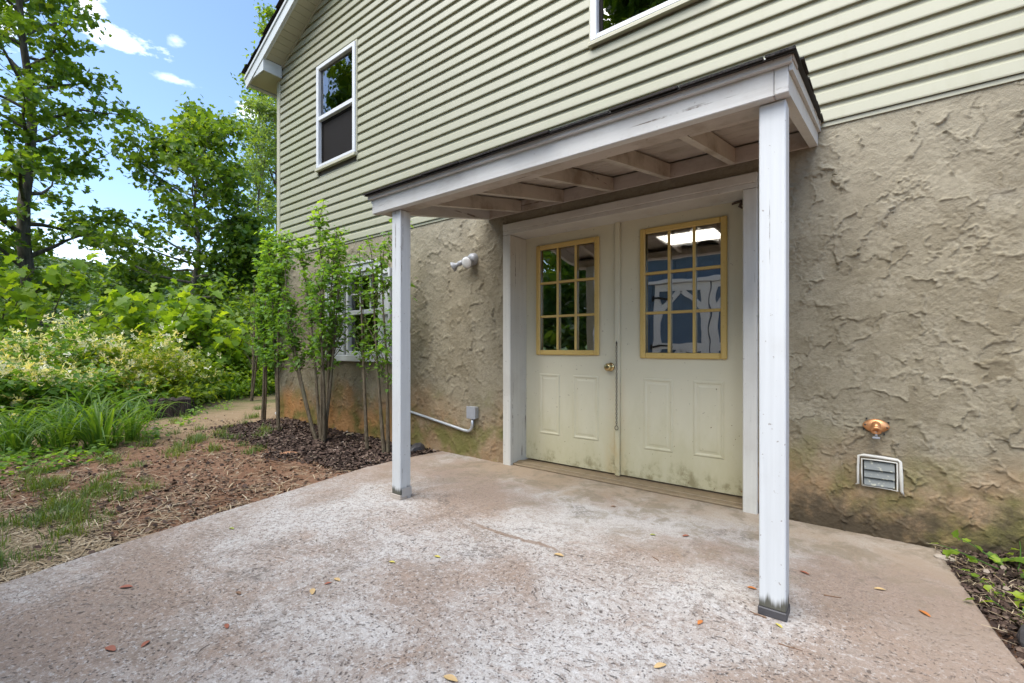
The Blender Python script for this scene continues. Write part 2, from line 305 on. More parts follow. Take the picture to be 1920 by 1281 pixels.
    c = k.mix(k.rng(n1, .35, .65), (.20, .108, .064), (.27, .155, .10)); c = k.mix(k.math('MULTIPLY', k.rng(n2, .5, .7), .7), c, (.33, .235, .155)); c = k.mix(k.math('MULTIPLY', k.rng(n3, .5, .68), .6), c, (.12, .075, .05))
    pth = k.rng(k.math('ADD', x, k.math('MULTIPLY', n1, 1.2)), -4.6, -6.2); c = k.mix(k.math('MULTIPLY', pth, .6), c, k.mix(n2, (.42, .33, .19), (.34, .25, .15)))
    grs = k.math('MULTIPLY', k.rng(k.math('ADD', x, k.math('MULTIPLY', n2, 2.)), -6.2, -8.0), k.rng(n1, .3, .6)); c = k.mix(k.math('MULTIPLY', grs, .8), c, (.085, .115, .028))
    far = k.rng(k.math('ABSOLUTE', x), 14, 25); c = k.mix(far, c, (.045, .075, .02))
    k.base(c); k.bump(k.math('ADD', n2, n3), .8, .02); M['soil'] = k.m
    def flake(name, stops, rough=.9):
        k = NM(name, rough, .15); k.base(k.mix(k.math('MULTIPLY', k.noise(k.pos, 90, 3), .35), k.ramp(k.attr('rnd'), stops), (.05, .035, .025))); return k.m
    M['mulch'] = flake('mulch', [(0, (.028, .019, .016)), (.4, (.075, .049, .039)), (.75, (.125, .084, .066)), (.95, (.20, .145, .11)), (1, (.38, .31, .25))])
    M['straw'] = flake('straw', [(0, (.28, .20, .115)), (.5, (.45, .35, .22)), (1, (.60, .50, .35))]); M['crumb'] = flake('crumb', [(0, (.09, .055, .036)), (.4, (.17, .10, .066)), (.8, (.30, .205, .135)), (1, (.50, .40, .29))]); M['twig'] = flake('twig', [(0, (.12, .08, .055)), (1, (.22, .15, .10))])
    def leaf(name, stops, trans=.48, rough=.42, tcol=1.6):
        k = NM(name, rough, .35); c = k.ramp(k.attr('rnd'), stops); c = k.mix(k.math('MULTIPLY', k.noise(k.pos, 14, 2), .25), c, tuple(q*.6 for q in stops[0][1])); k.base(c)
        t = k.n('ShaderNodeBsdfTranslucent'); k.put(t.inputs[0], k.mix(1.0, c, (1.25*tcol, 1.15*tcol, .55), 'MULTIPLY'))
        mx = k.n('ShaderNodeMixShader'); mx.inputs[0].default_value = trans; k.t.links.new(k.b.outputs[0], mx.inputs[1]); k.t.links.new(t.outputs[0], mx.inputs[2]); k.t.links.new(mx.outputs[0], k.out.inputs[0]); return k.m
    M['leaf_tree'] = leaf('leaf_tree', [(0, (0.068, 0.128, 0.022)), (.6, (0.142, 0.236, 0.035)), (1, (0.270, 0.351, 0.047))])
    M['leaf_dark'] = leaf('leaf_dark', [(0, (0.048, 0.101, 0.022)), (.6, (0.098, 0.182, 0.031)), (1, (0.196, 0.280, 0.045))])
    M['leaf_bright'] = leaf('leaf_bright', [(0, (0.119, 0.217, 0.028)), (.6, (0.224, 0.350, 0.039)), (1, (0.392, 0.490, 0.049))], .5)
    M['leaf_shrub'] = leaf('leaf_shrub', [(0, (0.090, 0.188, 0.036)), (.65, (0.165, 0.300, 0.051)), (1, (0.330, 0.495, 0.068))], .48)
    M['leaf_yellow'] = leaf('leaf_yellow', [(0, (0.135, 0.216, 0.032)), (.6, (0.257, 0.338, 0.046)), (1, (0.446, 0.472, 0.068))])
    M['leaf_pale'] = leaf('leaf_pale', [(0, (0.095, 0.162, 0.054)), (1, (0.203, 0.284, 0.108))]); M['blade'] = leaf('blade', [(0, (0.056, 0.131, 0.024)), (.6, (0.103, 0.206, 0.034)), (1, (0.178, 0.290, 0.047))], .45)
    M['grass'] = leaf('grass', [(0, (.07, .13, .026)), (.6, (.14, .21, .04)), (1, (.28, .30, .08))], .3); M['flower'] = leaf('flower', [(0, (.85, .83, .72)), (.6, (.84, .78, .52)), (1, (.80, .66, .28))], .35)
    M['far_leaf'] = leaf('far_leaf', [(0, (0.046, 0.091, 0.023)), (.5, (0.078, 0.137, 0.033)), (1, (0.130, 0.195, 0.046))], .3)
    def bark(name, a, b, sc=(14, 14, 3)):
        k = NM(name, .9, .15); n = k.noise(k.scale(k.tc.outputs['Object'], sc), 1, 6, .7); c = k.mix(k.rng(n, .3, .7), a, b); k.base(k.mix(k.math('MULTIPLY', k.rng(k.noise(k.tc.outputs['Object'], 3, 4), .5, .7), .4), c, (.13, .15, .10))); k.bump(n, .8, .03); return k.m
    M['bark'] = bark('bark', (.055, .045, .036), (.155, .13, .105)); M['bark_pale'] = bark('bark_pale', (.12, .10, .085), (.27, .24, .20)); M['stem'] = bark('stem', (.085, .065, .042), (.19, .155, .105), (60, 60, 12))
    k = NM('stump_wood', .95); n = k.noise(k.scale(k.tc.outputs['Object'], (60, 60, 5)), 1, 5, .7); k.base(k.mix(k.rng(n, .35, .7), (.018, .012, .010), (.12, .085, .065))); k.bump(n, 1, .03); M['stump'] = k.m
    M['rock_white'] = m_plain('rock_white', (.62, .60, .56), .8); M['rock_red'] = m_plain('rock_red', (.34, .17, .09), .9, var=.3); M['rock_tan'] = m_plain('rock_tan', (.30, .235, .15), .9, var=.3); M['rock_dark'] = m_plain('rock_dark', (.055, .052, .055), .55, var=.4, sc=14); M['chip'] = m_plain('mortar_chip', (.42, .36, .29), .9, var=.3)
    for n, c in dict(fall_tan=(.52, .36, .17), fall_orange=(.50, .17, .04), fall_red=(.30, .10, .055), fall_yellow=(.52, .44, .09), fall_green=(.30, .34, .05), fall_brown=(.20, .11, .06)).items(): M[n] = m_plain(n, c, .6, var=.25, sc=40)
    M['shed_blue'] = m_plain('shed_blue', (.095, .16, .26), .6, var=.1, sc=6); M['shed_white'] = m_plain('shed_white', (.80, .80, .82), .5, var=.05, sc=8)
    k = NM('lamp_glow'); e = k.n('ShaderNodeEmission'); e.inputs[0].default_value = (1, .90, .80, 1); e.inputs[1].default_value = 3.2; k.t.links.new(e.outputs[0], k.out.inputs[0]); M['glow'] = k.m
mats()
# ------------------------------------------------------------------ ground and slab
SLAB = [(-2.84, -4.12), (-2.94, -2.95), (-3.08, -2.36), (-3.20, -1.72), (-3.36, -.86), (-3.37, -.5), (-3.32, -.12), (-3.30, .03),
        (-2.45, .03), (-2.45, .19), (-.60, .19), (-.60, .03), (.30, .03), (.28, -.1), (.335, -.6), (.385, -1.0), (.52, -2.0), (.72, -4.12)]
_le = np.array(SLAB[:8]); _re = np.array(SLAB[12:])[::-1]
def gz(x, y):
    x = np.asarray(x, float); y = np.asarray(y, float)
    z = -.022+.035*(fbm(x*1.3, y*1.3, 3)-.5)+.02*(fbm(x*7, y*7, 5)-.5)
    z = z+.05*sstep(-3.6, -6.5, x)*sstep(-3.5, -.3, y)
    z = z-7*sstep(-15, -75, x)-.25*sstep(-11, -15, x)+55*sstep(-110, -360, x)*(.75+.5*fbm(x*.006, y*.006, 8, 3))
    ex = x-np.interp(y, _le[:, 1], _le[:, 0]); er = np.interp(y, _re[:, 1], _re[:, 0])-x
    ins = (y < .1) & (y > -4.05) & (ex > .07) & (er > .07)
    z = np.where(ins, -.13, z); z = np.where((y > .06) & (x > -6.5) & (y < 7.8) & (x < 4.4), -.25, z)
    near = (y > -.5) & (y <= .06) & (x > .2) & (x < 3)      # soil heaped against the wall at the right
    z = np.where(near & ~ins, z+.05*sstep(-.5, 0, y)*sstep(.25, .6, x), z)
    return z
def axis_pts(a, b, st, far):
    p = list(np.arange(a, b+1e-6, st)); s = st; l = a; r = b; L = []; Rr = []
    while l > -far or r < far:
        s *= 1.28; s = min(s, 25); l -= s; r += s; L.append(l); Rr.append(r)
    return np.array(L[::-1]+p+Rr)
gx = axis_pts(-9.5, 1.5, .05, 800); gy = axis_pts(-5.0, 1.5, .05, 800)
GX, GY = np.meshgrid(gx, gy, indexing='ij'); GZ = gz(GX, GY)
def grid_faces(nx, ny):
    i, j = np.meshgrid(np.arange(nx-1), np.arange(ny-1), indexing='ij'); a = (i*ny+j).ravel()
    return np.stack([a, a+ny, a+ny+1, a+1], 1)
gf = grid_faces(len(gx), len(gy))
me = mesh_np('ground', np.stack([GX, GY, GZ], -1).reshape(-1, 3), gf, np.full(len(gf), 4), M['soil'], True)
struct(link(bpy.data.objects.new('ground', me)))
# slab outline, a little uneven along the poured edge
out = []
for i, (a, b) in enumerate(zip(SLAB, SLAB[1:]+SLAB[:1])):
    a, b = Vector(a), Vector(b); n = max(1, int((b-a).length/.06)); free = i < 6 or i > 12
    for k in range(n):
        p = a.lerp(b, k/n); o = .022*(float(fbm(p.x*3.1+40, p.y*3.1, 11))-.5) if free else 0
        out.append((p.x+o, p.y))
top = [(x, y, 0.0) for x, y in out]; n = len(top)
cen = Vector((sum(p[0] for p in out)/n, sum(p[1] for p in out)/n))
mb = MB(); rim = [(x-(.012 if abs(x-cen.x) > .4 and y < .02 and x < cen.x else -.012 if y < .02 and x > .2 else 0), y, -.014) for x, y in out]
mb.add(top+rim+[(x, y, -.13) for x, y, _ in rim], [tuple(range(n))[::-1]]+[(i, (i+1) % n, n+(i+1) % n, n+i)[::-1] for i in range(n)]+[(n+i, n+(i+1) % n, 2*n+(i+1) % n, 2*n+i)[::-1] for i in range(n)])
struct(mb.build('patio_slab', M['concrete']))

# ------------------------------------------------------------------ house
house = thing('house', 'two storey house with cream lap siding over a rough stucco ground floor', 'house', (0, 0, 0))
DX0, DX1, DZ = -2.515, -.53, 2.085
WIN_LOW = (-4.92, -4.25, .93, 1.885)
WIN_UP = [(-5.555, -4.71, 3.29, 4.585), (-1.656, -.81, 3.32, 4.61)]
def rake(x): return 5.427+.454*(x+5.456) if x < -1.05 else 5.427+.454*(-1.05-(x+1.05)+5.456)
# stucco: overlapping trowel loads laid into a height field
def stucco_field(x0, x1, z0, z1, res, seed, nst):
    r = np.random.default_rng(seed); nx = int((x1-x0)/res)+1; nz_ = int((z1-z0)/res)+1
    X, Z = np.meshgrid(np.linspace(x0, x1, nx), np.linspace(z0, z1, nz_), indexing='ij')
    h = .003*fbm(X*2.2, Z*2.2, seed); tone = .5+.3*(fbm(X*1.5, Z*1.5, seed+4)-.5)
    for k in range(nst):
        L = r.uniform(.10, .40)*(1 if k < nst*.6 else .55); W = r.uniform(.04, .15)*(1 if k < nst*.6 else .6); th = r.normal(.2, .75) if r.random() < .6 else r.uniform(0, 6.28)
        cx, cz = r.uniform(x0-.1, x1+.1), r.uniform(z0-.1, z1+.1); rr = L*.8+W
        i0, i1 = np.searchsorted(X[:, 0], [cx-rr, cx+rr]); j0, j1 = np.searchsorted(Z[0], [cz-rr, cz+rr])
        if i1-i0 < 3 or j1-j0 < 3: continue
        x = X[i0:i1, j0:j1]-cx; z = Z[i0:i1, j0:j1]-cz
        wx = x+.05*(fbm((x+cx)*7, (z+cz)*7, k % 50, 3)-.5)*2; wz = z+.05*(fbm((x+cx)*7+9, (z+cz)*7, k % 37, 3)-.5)*2
        jag = .03*(vnoise((x+cx)*22, (z+cz)*22, k % 23)-.5)+.024*(vnoise((x+cx)*60, (z+cz)*60, k % 29)-.5)
        u = (wx*math.cos(th)+wz*math.sin(th)+jag)/L+.5; v = (-wx*math.sin(th)+wz*math.cos(th)+jag)/W + .35*(u-.5)**2*r.choice([-1, 1])
        m = (u > 0) & (u < 1) & (np.abs(v) < 1)
        if m.sum() < 6: continue
        s = h[i0:i1, j0:j1]; lvl = np.median(s[m]); thick = r.uniform(.005, .017)
        q = np.clip(u, 0, 1)**2; side = np.clip(.5+.5*v*r.choice([-1, 1]), 0, 1)
        new = lvl+thick*(.05+.6*q*q*(.4+.6*side)+.5*np.clip(q*side, 0, 1)**6)+(.0045*(vnoise((x+cx)*85, (z+cz)*85, 7)-.5) if r.random() < .3 else 0)
        new = new+.0055*np.exp(-((u-.95)/.05)**2)*(vnoise((x+cx)*30, (z+cz)*30, 3) > .4)
        fe = sstep(0, .3, u); new = s*(1-fe)+new*fe
        s[m] = new[m]; t = tone[i0:i1, j0:j1]; t[m] = t[m]*.45+.55*r.random()
    h = h+.0016*(fbm(X*40, Z*40, seed+9, 3)-.5)+.004*(np.clip(fbm(X*3.0, Z*3.0, seed+21, 3)-.52, 0, 1))*(vnoise(X*95, Z*95, 3)-.5)*8
    h = np.clip(h, -.004, .036); h = np.where(Z > 2.16, h*(1-.75*sstep(2.16, 2.27, Z)), h)
    return X, Z, h, np.clip(tone, 0, 1)
def stucco_piece(x0, x1, z0, z1, res, seed, nst, hole=None, mb=None):
    X, Z, h, t = stucco_field(x0, x1, z0, z1, res, seed, nst); nx, nz_ = X.shape
    f = grid_faces(nx, nz_)[:, ::1]
    if hole:
        cx = (X[:-1, :-1]+res/2).ravel(); cz = (Z[:-1, :-1]+res/2).ravel(); keep = ~((cx > hole[0]) & (cx < hole[1]) & (cz > hole[2]) & (cz < hole[3])); f = f[keep]
    return np.stack([X, -h, Z], -1).reshape(-1, 3), f, t.ravel()
pieces = [stucco_piece(-.56, 1.5, -.12, 2.30, .0046, 1, 950), stucco_piece(-6.62, -2.49, -.12, 2.30, .0095, 2, 1400, WIN_LOW),
          stucco_piece(1.5, 4.5, -.12, 2.30, .03, 4, 200), stucco_piece(-2.49, -.56, 2.06, 2.30, .012, 6, 40)]
vs, fs, ts, off = [], [], [], 0
for v, f, t in pieces: vs.append(v); fs.append(f+off); ts.append(t); off += len(v)
me = mesh_np('stucco_wall', np.concatenate(vs), np.concatenate(fs), np.full(sum(len(f) for f in fs), 4), M['stucco'], True, {'tone': np.concatenate(ts)})
link(bpy.data.objects.new('stucco_wall', me), house)
def wall_holes(x0, x1, y0, y1, z0, z1, holes):
    xs = sorted({x0, x1, *[h[0] for h in holes], *[h[1] for h in holes]}); zs = sorted({z0, z1, *[h[2] for h in holes], *[h[3] for h in holes]})
    def solid(i, j):
        if not (0 <= i < len(xs)-1 and 0 <= j < len(zs)-1): return False
        cx, cz = (xs[i]+xs[i+1])/2, (zs[j]+zs[j+1])/2; return not any(h[0] < cx < h[1] and h[2] < cz < h[3] for h in holes)
    mb = MB()
    for i in range(len(xs)-1):
        for j in range(len(zs)-1):
            if not solid(i, j): continue
            a, b, c, d = xs[i], xs[i+1], zs[j], zs[j+1]
            mb.add([(a, y0, c), (b, y0, c), (b, y0, d), (a, y0, d)], [(0, 1, 2, 3)]); mb.add([(a, y1, c), (b, y1, c), (b, y1, d), (a, y1, d)], [(3, 2, 1, 0)])
            if not solid(i-1, j): mb.add([(a, y0, c), (a, y1, c), (a, y1, d), (a, y0, d)], [(3, 2, 1, 0)])
            if not solid(i+1, j): mb.add([(b, y0, c), (b, y1, c), (b, y1, d), (b, y0, d)], [(0, 1, 2, 3)])
            if not solid(i, j-1): mb.add([(a, y0, c), (b, y0, c), (b, y1, c), (a, y1, c)], [(3, 2, 1, 0)])
            if not solid(i, j+1): mb.add([(a, y0, d), (b, y0, d), (b, y1, d), (a, y1, d)], [(0, 1, 2, 3)])
    return mb
wall_holes(-6.6, 4.5, .03, .22, -.2, 2.5, [(-2.47, -.575, -.2, 2.05), (-4.9, -4.27, .95, 1.86)]).build('wall_core', M['room'], house)
gw = wall_holes(-6.6, 4.5, .01, .2, 2.5, 4.9, [(a+.03, b-.03, c+.03, d-.03) for a, b, c, d in WIN_UP])
gw.prism([(-6.6, .01, 4.9), (4.5, .01, 4.9), (-1.05, .01, rake(-1.05))], (0, .19, 0)); gw.build('gable_wall', M['room'], house)
mb = MB().box(-6.6, -6.45, .221, 7.8, -.2, 4.9).box(4.35, 4.5, .221, 7.8, -.2, 4.9).box(-6.6, 4.5, 7.801, 7.95, -.2, 4.9).build('outer_wall', M['siding'], house)
MB().box(-6.44, 4.34, .23, 7.79, 2.55, 2.7).build('room_ceiling', M['room'], house)
MB().box(-6.44, 4.34, .23, 7.79, -.18, -.02).build('room_floor', M['room'], house)
MB().box(-6.44, 4.34, 5.0, 5.1, -.01, 2.54).build('room_partition', M['room'], house)
MB().box(-6.44, 4.34, 1.2, 1.25, 2.71, 4.88).build('upper_room_partition', M['room'], house)
# dutch-lap siding, one board per course and stretch
EXP = .1016
prof = [(-.004, EXP+.004), (-.004, EXP-.018), (-.0215, EXP-.040), (-.0245, .007), (-.023, 0), (-.003, .003)]
def siding_board(x0, x1, z):
    n = len(prof); vs = [(x0, y, z+q) for y, q in prof]+[(x1, y, z+q) for y, q in prof]
    mb = MB().add(vs, [(i, i+1, n+i+1, n+i) for i in range(n-1)]+[tuple(range(n))[::-1], tuple(range(n, 2*n))])
    mb.build('siding_board', M['siding'], house)
CORX = -6.555
for c in range(50):
    z = 2.287+c*EXP; xl, xr = CORX, 4.44
    if z+.02 > rake(-6.6): xl = max(xl, -5.456+(z-5.427)/.454); xr = min(xr, -1.05+(-1.05-(-5.456+(z-5.427)/.454)))
    if xr-xl < .15: break
    segs = [(xl, xr)]
    for (a, b, zb, zt) in WIN_UP:
        if z < zt and z+EXP > zb: segs = [q for s in segs for q in ([(s[0], a-.002), (b+.002, s[1])] if s[0] < a and s[1] > b else [s])]
    cut = []
    for a, b in segs:                  # vinyl lengths lap end to end; the joints fall at random
        while b-a > 4.6:
            q = a+random.uniform(2.6, 3.7); cut.append((a, q)); a = q
        cut.append((a, b))
    for a, b in cut: siding_board(a, b, z)
MB().box(-6.64, -6.558, -.03, .06, 2.27, 4.80, .004).build('corner_post', M['soffit'], house)
MB().box(-6.556, 4.44, -.012, .0, 2.262, 2.285).build('starter_strip', M['siding'], house)
# downspout at the house corner
MB().tube([(-6.70, .12, 4.7), (-6.70, .12, .12), (-6.78, .03, .05)], .035, 8).build('downspout', M['vinyl_white'], house)
# roof
G = .27
roof = MB(); t = .05
for sgn in (1, -1):
    xe = -7.03 if sgn > 0 else 4.93; ze = 5.427+.454*(-7.03+5.456)+.165; xr_, zr = -1.05, rake(-1.05)+.165
    roof.prism([(xe, -G-.02, ze), (xr_, -G-.02, zr), (xr_, -G-.02, zr+t), (xe, -G-.02, ze+t)] if sgn > 0 else [(xr_, -G-.02, zr), (xe, -G-.02, ze), (xe, -G-.02, ze+t), (xr_, -G-.02, zr+t)], (0, 8.5+G, 0))
roofo = roof.build('roof', M['dark'], house)
sl_ = math.hypot(1, .454); cs, sn = 1/sl_, .454/sl_
for i in range(47):
    s0 = i*.14; x = -7.06+s0*cs; z = 5.427+.454*(-7.03+5.456)+.165+t+s0*sn+.006
    if x > -1.1: break
    e = random.uniform(-.018, .012); a = Vector((x, -G-.045+e, z)); d = Vector((cs, 0, sn))*.17; nrm = Vector((-sn, 0, cs))*.009
    MB().prism([a, a+d, a+d+nrm*.3, a+nrm], (0, 8.55+G, 0)).build('shingle_course', M['shingle'], roofo)
def rake_board(y0, y1, zlo, zhi, xa, xb, name, mat, par):
    za, zb = 5.427+.454*(xa+5.456), 5.427+.454*(xb+5.456)
    MB().prism([(xa, y0, za+zlo), (xb, y0, zb+zlo), (xb, y0, zb+zhi), (xa, y0, za+zhi)], (0, y1-y0, 0)).build(name, mat, par)
rake_board(-G-.022, -G, -.015, .125, -7.0, -1.06, 'fascia', M['fascia'], roofo); rake_board(-G-.036, -G-.001, .126, .166, -7.03, -1.06, 'drip_edge', M['fascia'], roofo)
rake_board(-G+.001, -G+.018, -.022, -.001, -6.49, -1.06, 'fascia_lip', M['fascia'], roofo)
q = -6.485
while q < -1.1:                        # soffit of narrow grooved vinyl strips
    rake_board(-G+.002, -.004, .0, .008, q, q+.088, 'soffit_strip', M['soffit'], roofo); q += .092
rake_board(-.034, -.019, -.018, -.001, -6.48, -1.06, 'soffit_moulding', M['soffit'], roofo)
bz = 4.79; bx = -5.456+(bz-5.427)/.454
MB().prism([(bx, -G-.012, bz), (-6.488, -G-.012, bz), (-6.488, -G-.012, 4.955), ], (0, G-.02, 0)).build('eave_return', M['fascia'], roofo)
MB().box(-6.97, -6.50, -G+.01, 8.2, bz-.006, bz-.001).build('eave_soffit', M['soffit'], roofo)
MB().prism([(-7.07, 0, bz-.01), (-7.0, 0, bz-.01), (-6.985, 0, bz+.09), (-7.11, 0, bz+.09), (-7.11, 0, bz+.05)], (0, 8.3, 0)).build('gutter', M['fascia'], roofo, (0, -G+.01, 0))
# ---------------- windows
def up_window(x0, x1, z0, z1, screen=True):
    w_ = bpy.data.objects.new('window', None); link(w_, house); w = .052; yf, yb = -.05, .06
    fr = MB(); zs = (z0+z1)/2-.02
    fr.box(x0, x0+w, yf, yb, z0, z1, .006).box(x1-w, x1, yf, yb, z0, z1, .006).box(x0+w, x1-w, yf, yb, z1-w, z1, .006).box(x0+w, x1-w, yf, yb, z0, z0+w*.8, .006); fr.build('frame', M['vinyl_white'], w_)
    MB().box(x0+w, x1-w, yf+.004, yb-.01, zs-.03, zs+.022, .004).build('meeting_rail', M['vinyl_white'], w_)
    MB().box(x0+w, x1-w, -.012, -.006, zs+.022, z1-w).build('pane', M['glass_up'], w_)
    b = .028; s = MB(); sx0, sx1, sz0, sz1 = x0+w, x1-w, z0+w*.8, zs-.03
    s.box(sx0, sx0+b, -.004, .02, sz0, sz1).box(sx1-b, sx1, -.004, .02, sz0, sz1).box(sx0+b, sx1-b, -.004, .02, sz1-b, sz1).box(sx0+b, sx1-b, -.004, .02, sz0, sz0+b); s.build('screen_frame', M['screen'], w_)
    MB().box(sx0+b, sx1-b, .004, .007, sz0+b, sz1-b).build('screen' if screen else 'lower_pane', M['screen'] if screen else M['glass_up'], w_)
    MB().box(sx0+.002, sx1-.002, .055, .06, sz0+.002, z1-w).build('dark_backing', M['screen'], w_)  # near-black sheet added behind the panes, standing in for the unlit room
    MB().prism([(x0-.012, -.062, z0-.035), (x0-.012, -.02, z0-.035), (x0-.012, -.02, z0-.001), (x0-.012, -.05, z0-.001), (x0-.012, -.062, z0-.014)], (x1-x0+.024, 0, 0)).build('sill', M['soffit'], w_)
    j = MB().box(x0-.018, x0-.001, -.03, -.002, z0-.03, z1+.02).box(x1+.001, x1+.018, -.03, -.002, z0-.03, z1+.02).box(x0-.001, x1+.001, -.03, -.002, z1+.001, z1+.02); j.build('siding_channel', M['soffit'], w_)
for i, q in enumerate(WIN_UP): up_window(*q, i == 0)
w_ = bpy.data.objects.new('window', None); link(w_, house); a, b, c, d = WIN_LOW; f = .045
MB().box(a, a+f, -.03, .10, c, d, .004).box(b-f, b, -.03, .10, c, d, .004).box(a+f, b-f, -.03, .10, d-f, d, .004).box(a+f, b-f, -.03, .10, c, c+f, .004).build('frame', M['vinyl_white'], w_)
mz = (c+d)/2+.02; MB().box(a+f, b-f, -.015, .09, mz-.025, mz+.025, .003).build('meeting_rail', M['vinyl_white'], w_)
for lo, hi in ((c+f, mz-.025), (mz+.025, d-f)): MB().box(a+f, b-f, .02, .025, lo, hi).build('pane', M['glass_up'], w_)
for i in (1, 2): x = a+f+(b-a-2*f)*i/3; MB().box(x-.009, x+.009, .006, .019, mz+.025, d-f).build('muntin', M['vinyl_white'], w_)
zq = (mz+.025+d-f)/2
for i in range(3):
    x0 = a+f+(b-a-2*f)*i/3+.0095; x1 = a+f+(b-a-2*f)*(i+1)/3-.0095; MB().box(x0, x1, .007, .018, zq-.009, zq+.009).build('muntin', M['vinyl_white'], w_)
MB().box(-5.36, -4.06, -.055, -.01, c-.075, c-.003, .006).build('sill', M['vinyl_white'], w_)
MB().box(a-.02, b+.02, -.05, -.01, d+.002, d+.085, .005).box(a-.035, b+.035, -.065, -.01, d+.086, d+.11, .004).build('head_casing', M['vinyl_white'], w_)
def shutter(x0, x1, z0, z1, louvred):
    s = bpy.data.objects.new('shutter', None); link(s, house); e = .04 if louvred else .03
    MB().box(x0, x0+e, -.045, -.012, z0, z1, .003).box(x1-e, x1, -.045, -.012, z0, z1, .003).box(x0+e, x1-e, -.045, -.012, z1-.06, z1, .003).box(x0+e, x1-e, -.045, -.012, z0, z0+.06, .003).box(x0+e, x1-e, -.045, -.012, (z0+z1)/2-.03, (z0+z1)/2+.03, .003).build('shutter_frame', M['vinyl_white'], s)
    MB().box(x0+e, x1-e, -.018, -.013, z0+.06, z1-.06).build('shutter_back', M['vinyl_white'], s)
    if louvred:
        sl0 = None; z = z0+.068
        while z < z1-.095:
            if not ((z0+z1)/2-.06 < z < (z0+z1)/2+.03):
                if sl0 is None:
                    sl0 = MB().prism([(x0+e, -.040, 0), (x0+e, -.036, -.004), (x0+e, -.0185, .020), (x0+e, -.0185, .025)], (x1-x0-2*e, 0, 0)).build('louvre', M['vinyl_white'], s, (0, 0, z)); me_ = sl0.data
                else: o = bpy.data.objects.new('louvre', me_); o.location = (0, 0, z); link(o, s)
            z += .031
shutter(-5.345, -4.95, .93, 1.885, True); shutter(-4.235, -4.07, .93, 1.885, False)
# ---------------- double door
fr = bpy.data.objects.new('door_frame', None); link(fr, house)
MB().box(DX0, -2.432, -.032, .26, -.005, 1.988, .005).build('jamb', M['frame_z'], fr); MB().box(-.612, DX1, -.032, .26, -.005, 1.988, .005).build('jamb', M['frame_z'], fr)
MB().box(DX0, DX1, -.034, .26, 2.024, DZ, .005).box(DX0+.001, DX1-.001, -.031, .258, 1.99, 2.0235, .003).build('header', M['frame_x'], fr)
MB().box(-2.431, -.613, .0, .055, .001, .016, .004).box(-2.431, -.613, .056, .12, .001, .022, .004).box(-2.431, -.613, .121, .26, .001, .012, .003).build('threshold', M['sill'], fr)
MB().box(-1.562, -1.522, .178, .196, .016, 2.012, .004).build('astragal', M['door'], fr)
YD = .2
def door(x0, x1, lite, panels, knob=None):
    d = bpy.data.objects.new('door', None); link(d, house); a, b, c, e = lite
    mb = wall_holes(x0, x1, YD, YD+.045, .026, 2.02, [(a+.03, b-.03, c+.03, e-.03)]); mb.build('door_leaf', M['door'], d)
    w = .042; mb = MB()
    def bar(p, q, r, s): mb.box(p, q, YD-.022, YD-.001, r, s, .007)
    bar(a, a+w, c, e); bar(b-w, b, c, e); bar(a+w, b-w, e-w, e); bar(a+w, b-w, c, c+w); mb.build('lite_frame', M['yellow'], d)
    gx0, gx1, gz0, gz1 = a+w, b-w, c+w, e-w; cw, ch = (gx1-gx0)/3, (gz1-gz0)/3; m = .010
    for i in (1, 2): MB().box(gx0+i*cw-m, gx0+i*cw+m, YD-.014, YD+.006, gz0, gz1, .004).build('muntin', M['yellow'], d)
    for j in (1, 2):
        for i in range(3): MB().box(gx0+i*cw+(m if i else 0), gx0+(i+1)*cw-(m if i < 2 else 0), YD-.013, YD+.006, gz0+j*ch-m, gz0+j*ch+m, .004).build('muntin', M['yellow'], d)
    for i in range(3):
        for j in range(3): MB().box(gx0+i*cw+(m if i else 0), gx0+(i+1)*cw-(m if i < 2 else 0), YD+.010, YD+.014, gz0+j*ch+(m if j else 0), gz0+(j+1)*ch-(m if j < 2 else 0)).build('pane', M['glass'], d)
    for (p, q, r, s) in panels:
        rings = [(0, 0), (.006, -.0055), (.014, -.006), (.024, -.0005), (.036, -.001), (.046, -.004)]; vs = []
        for o, y in rings: vs += [(p+o, YD+y, r+o), (q-o, YD+y, r+o), (q-o, YD+y, s-o), (p+o, YD+y, s-o)]
        fsx = [(4*k+i, 4*k+(i+1) % 4, 4*k+4+(i+1) % 4, 4*k+4+i) for k in range(len(rings)-1) for i in range(4)]+[tuple(range(4*len(rings)-4, 4*len(rings)))]
        MB().add(vs, fsx).build('panel', M['door'], d)
    if knob:
        k = MB().lathe([(0, .033), (.006, .034), (.010, .030), (.012, .016), (.032, .013), (.036, .022), (.046, .029), (.058, .030), (.066, .024), (.068, .012)], (knob[0], YD-.001, knob[1]), (0, -1, 0), 24).build('door_knob', M['brass'], d)
    return d
door(-2.430, -1.557, (-2.312, -1.70, .952, 1.907), [(-2.285, -2.075, .262, .788), (-1.945, -1.712, .262, .785)], (-1.605, .862))
door(-1.527, -.614, (-1.360, -.748, .934, 1.905), [(-1.336, -1.116, .25, .785), (-.974, -.770, .253, .782)])
MB().tube([(-.72, .19, 1.975), (-.665, .185, 1.985), (-.655, .165, 1.96), (-.668, .165, 1.945), (-.65, .17, 1.93)], [.006, .010, .013, .011, .006], 7).build('door_catch', M['dark_brown'], fr)
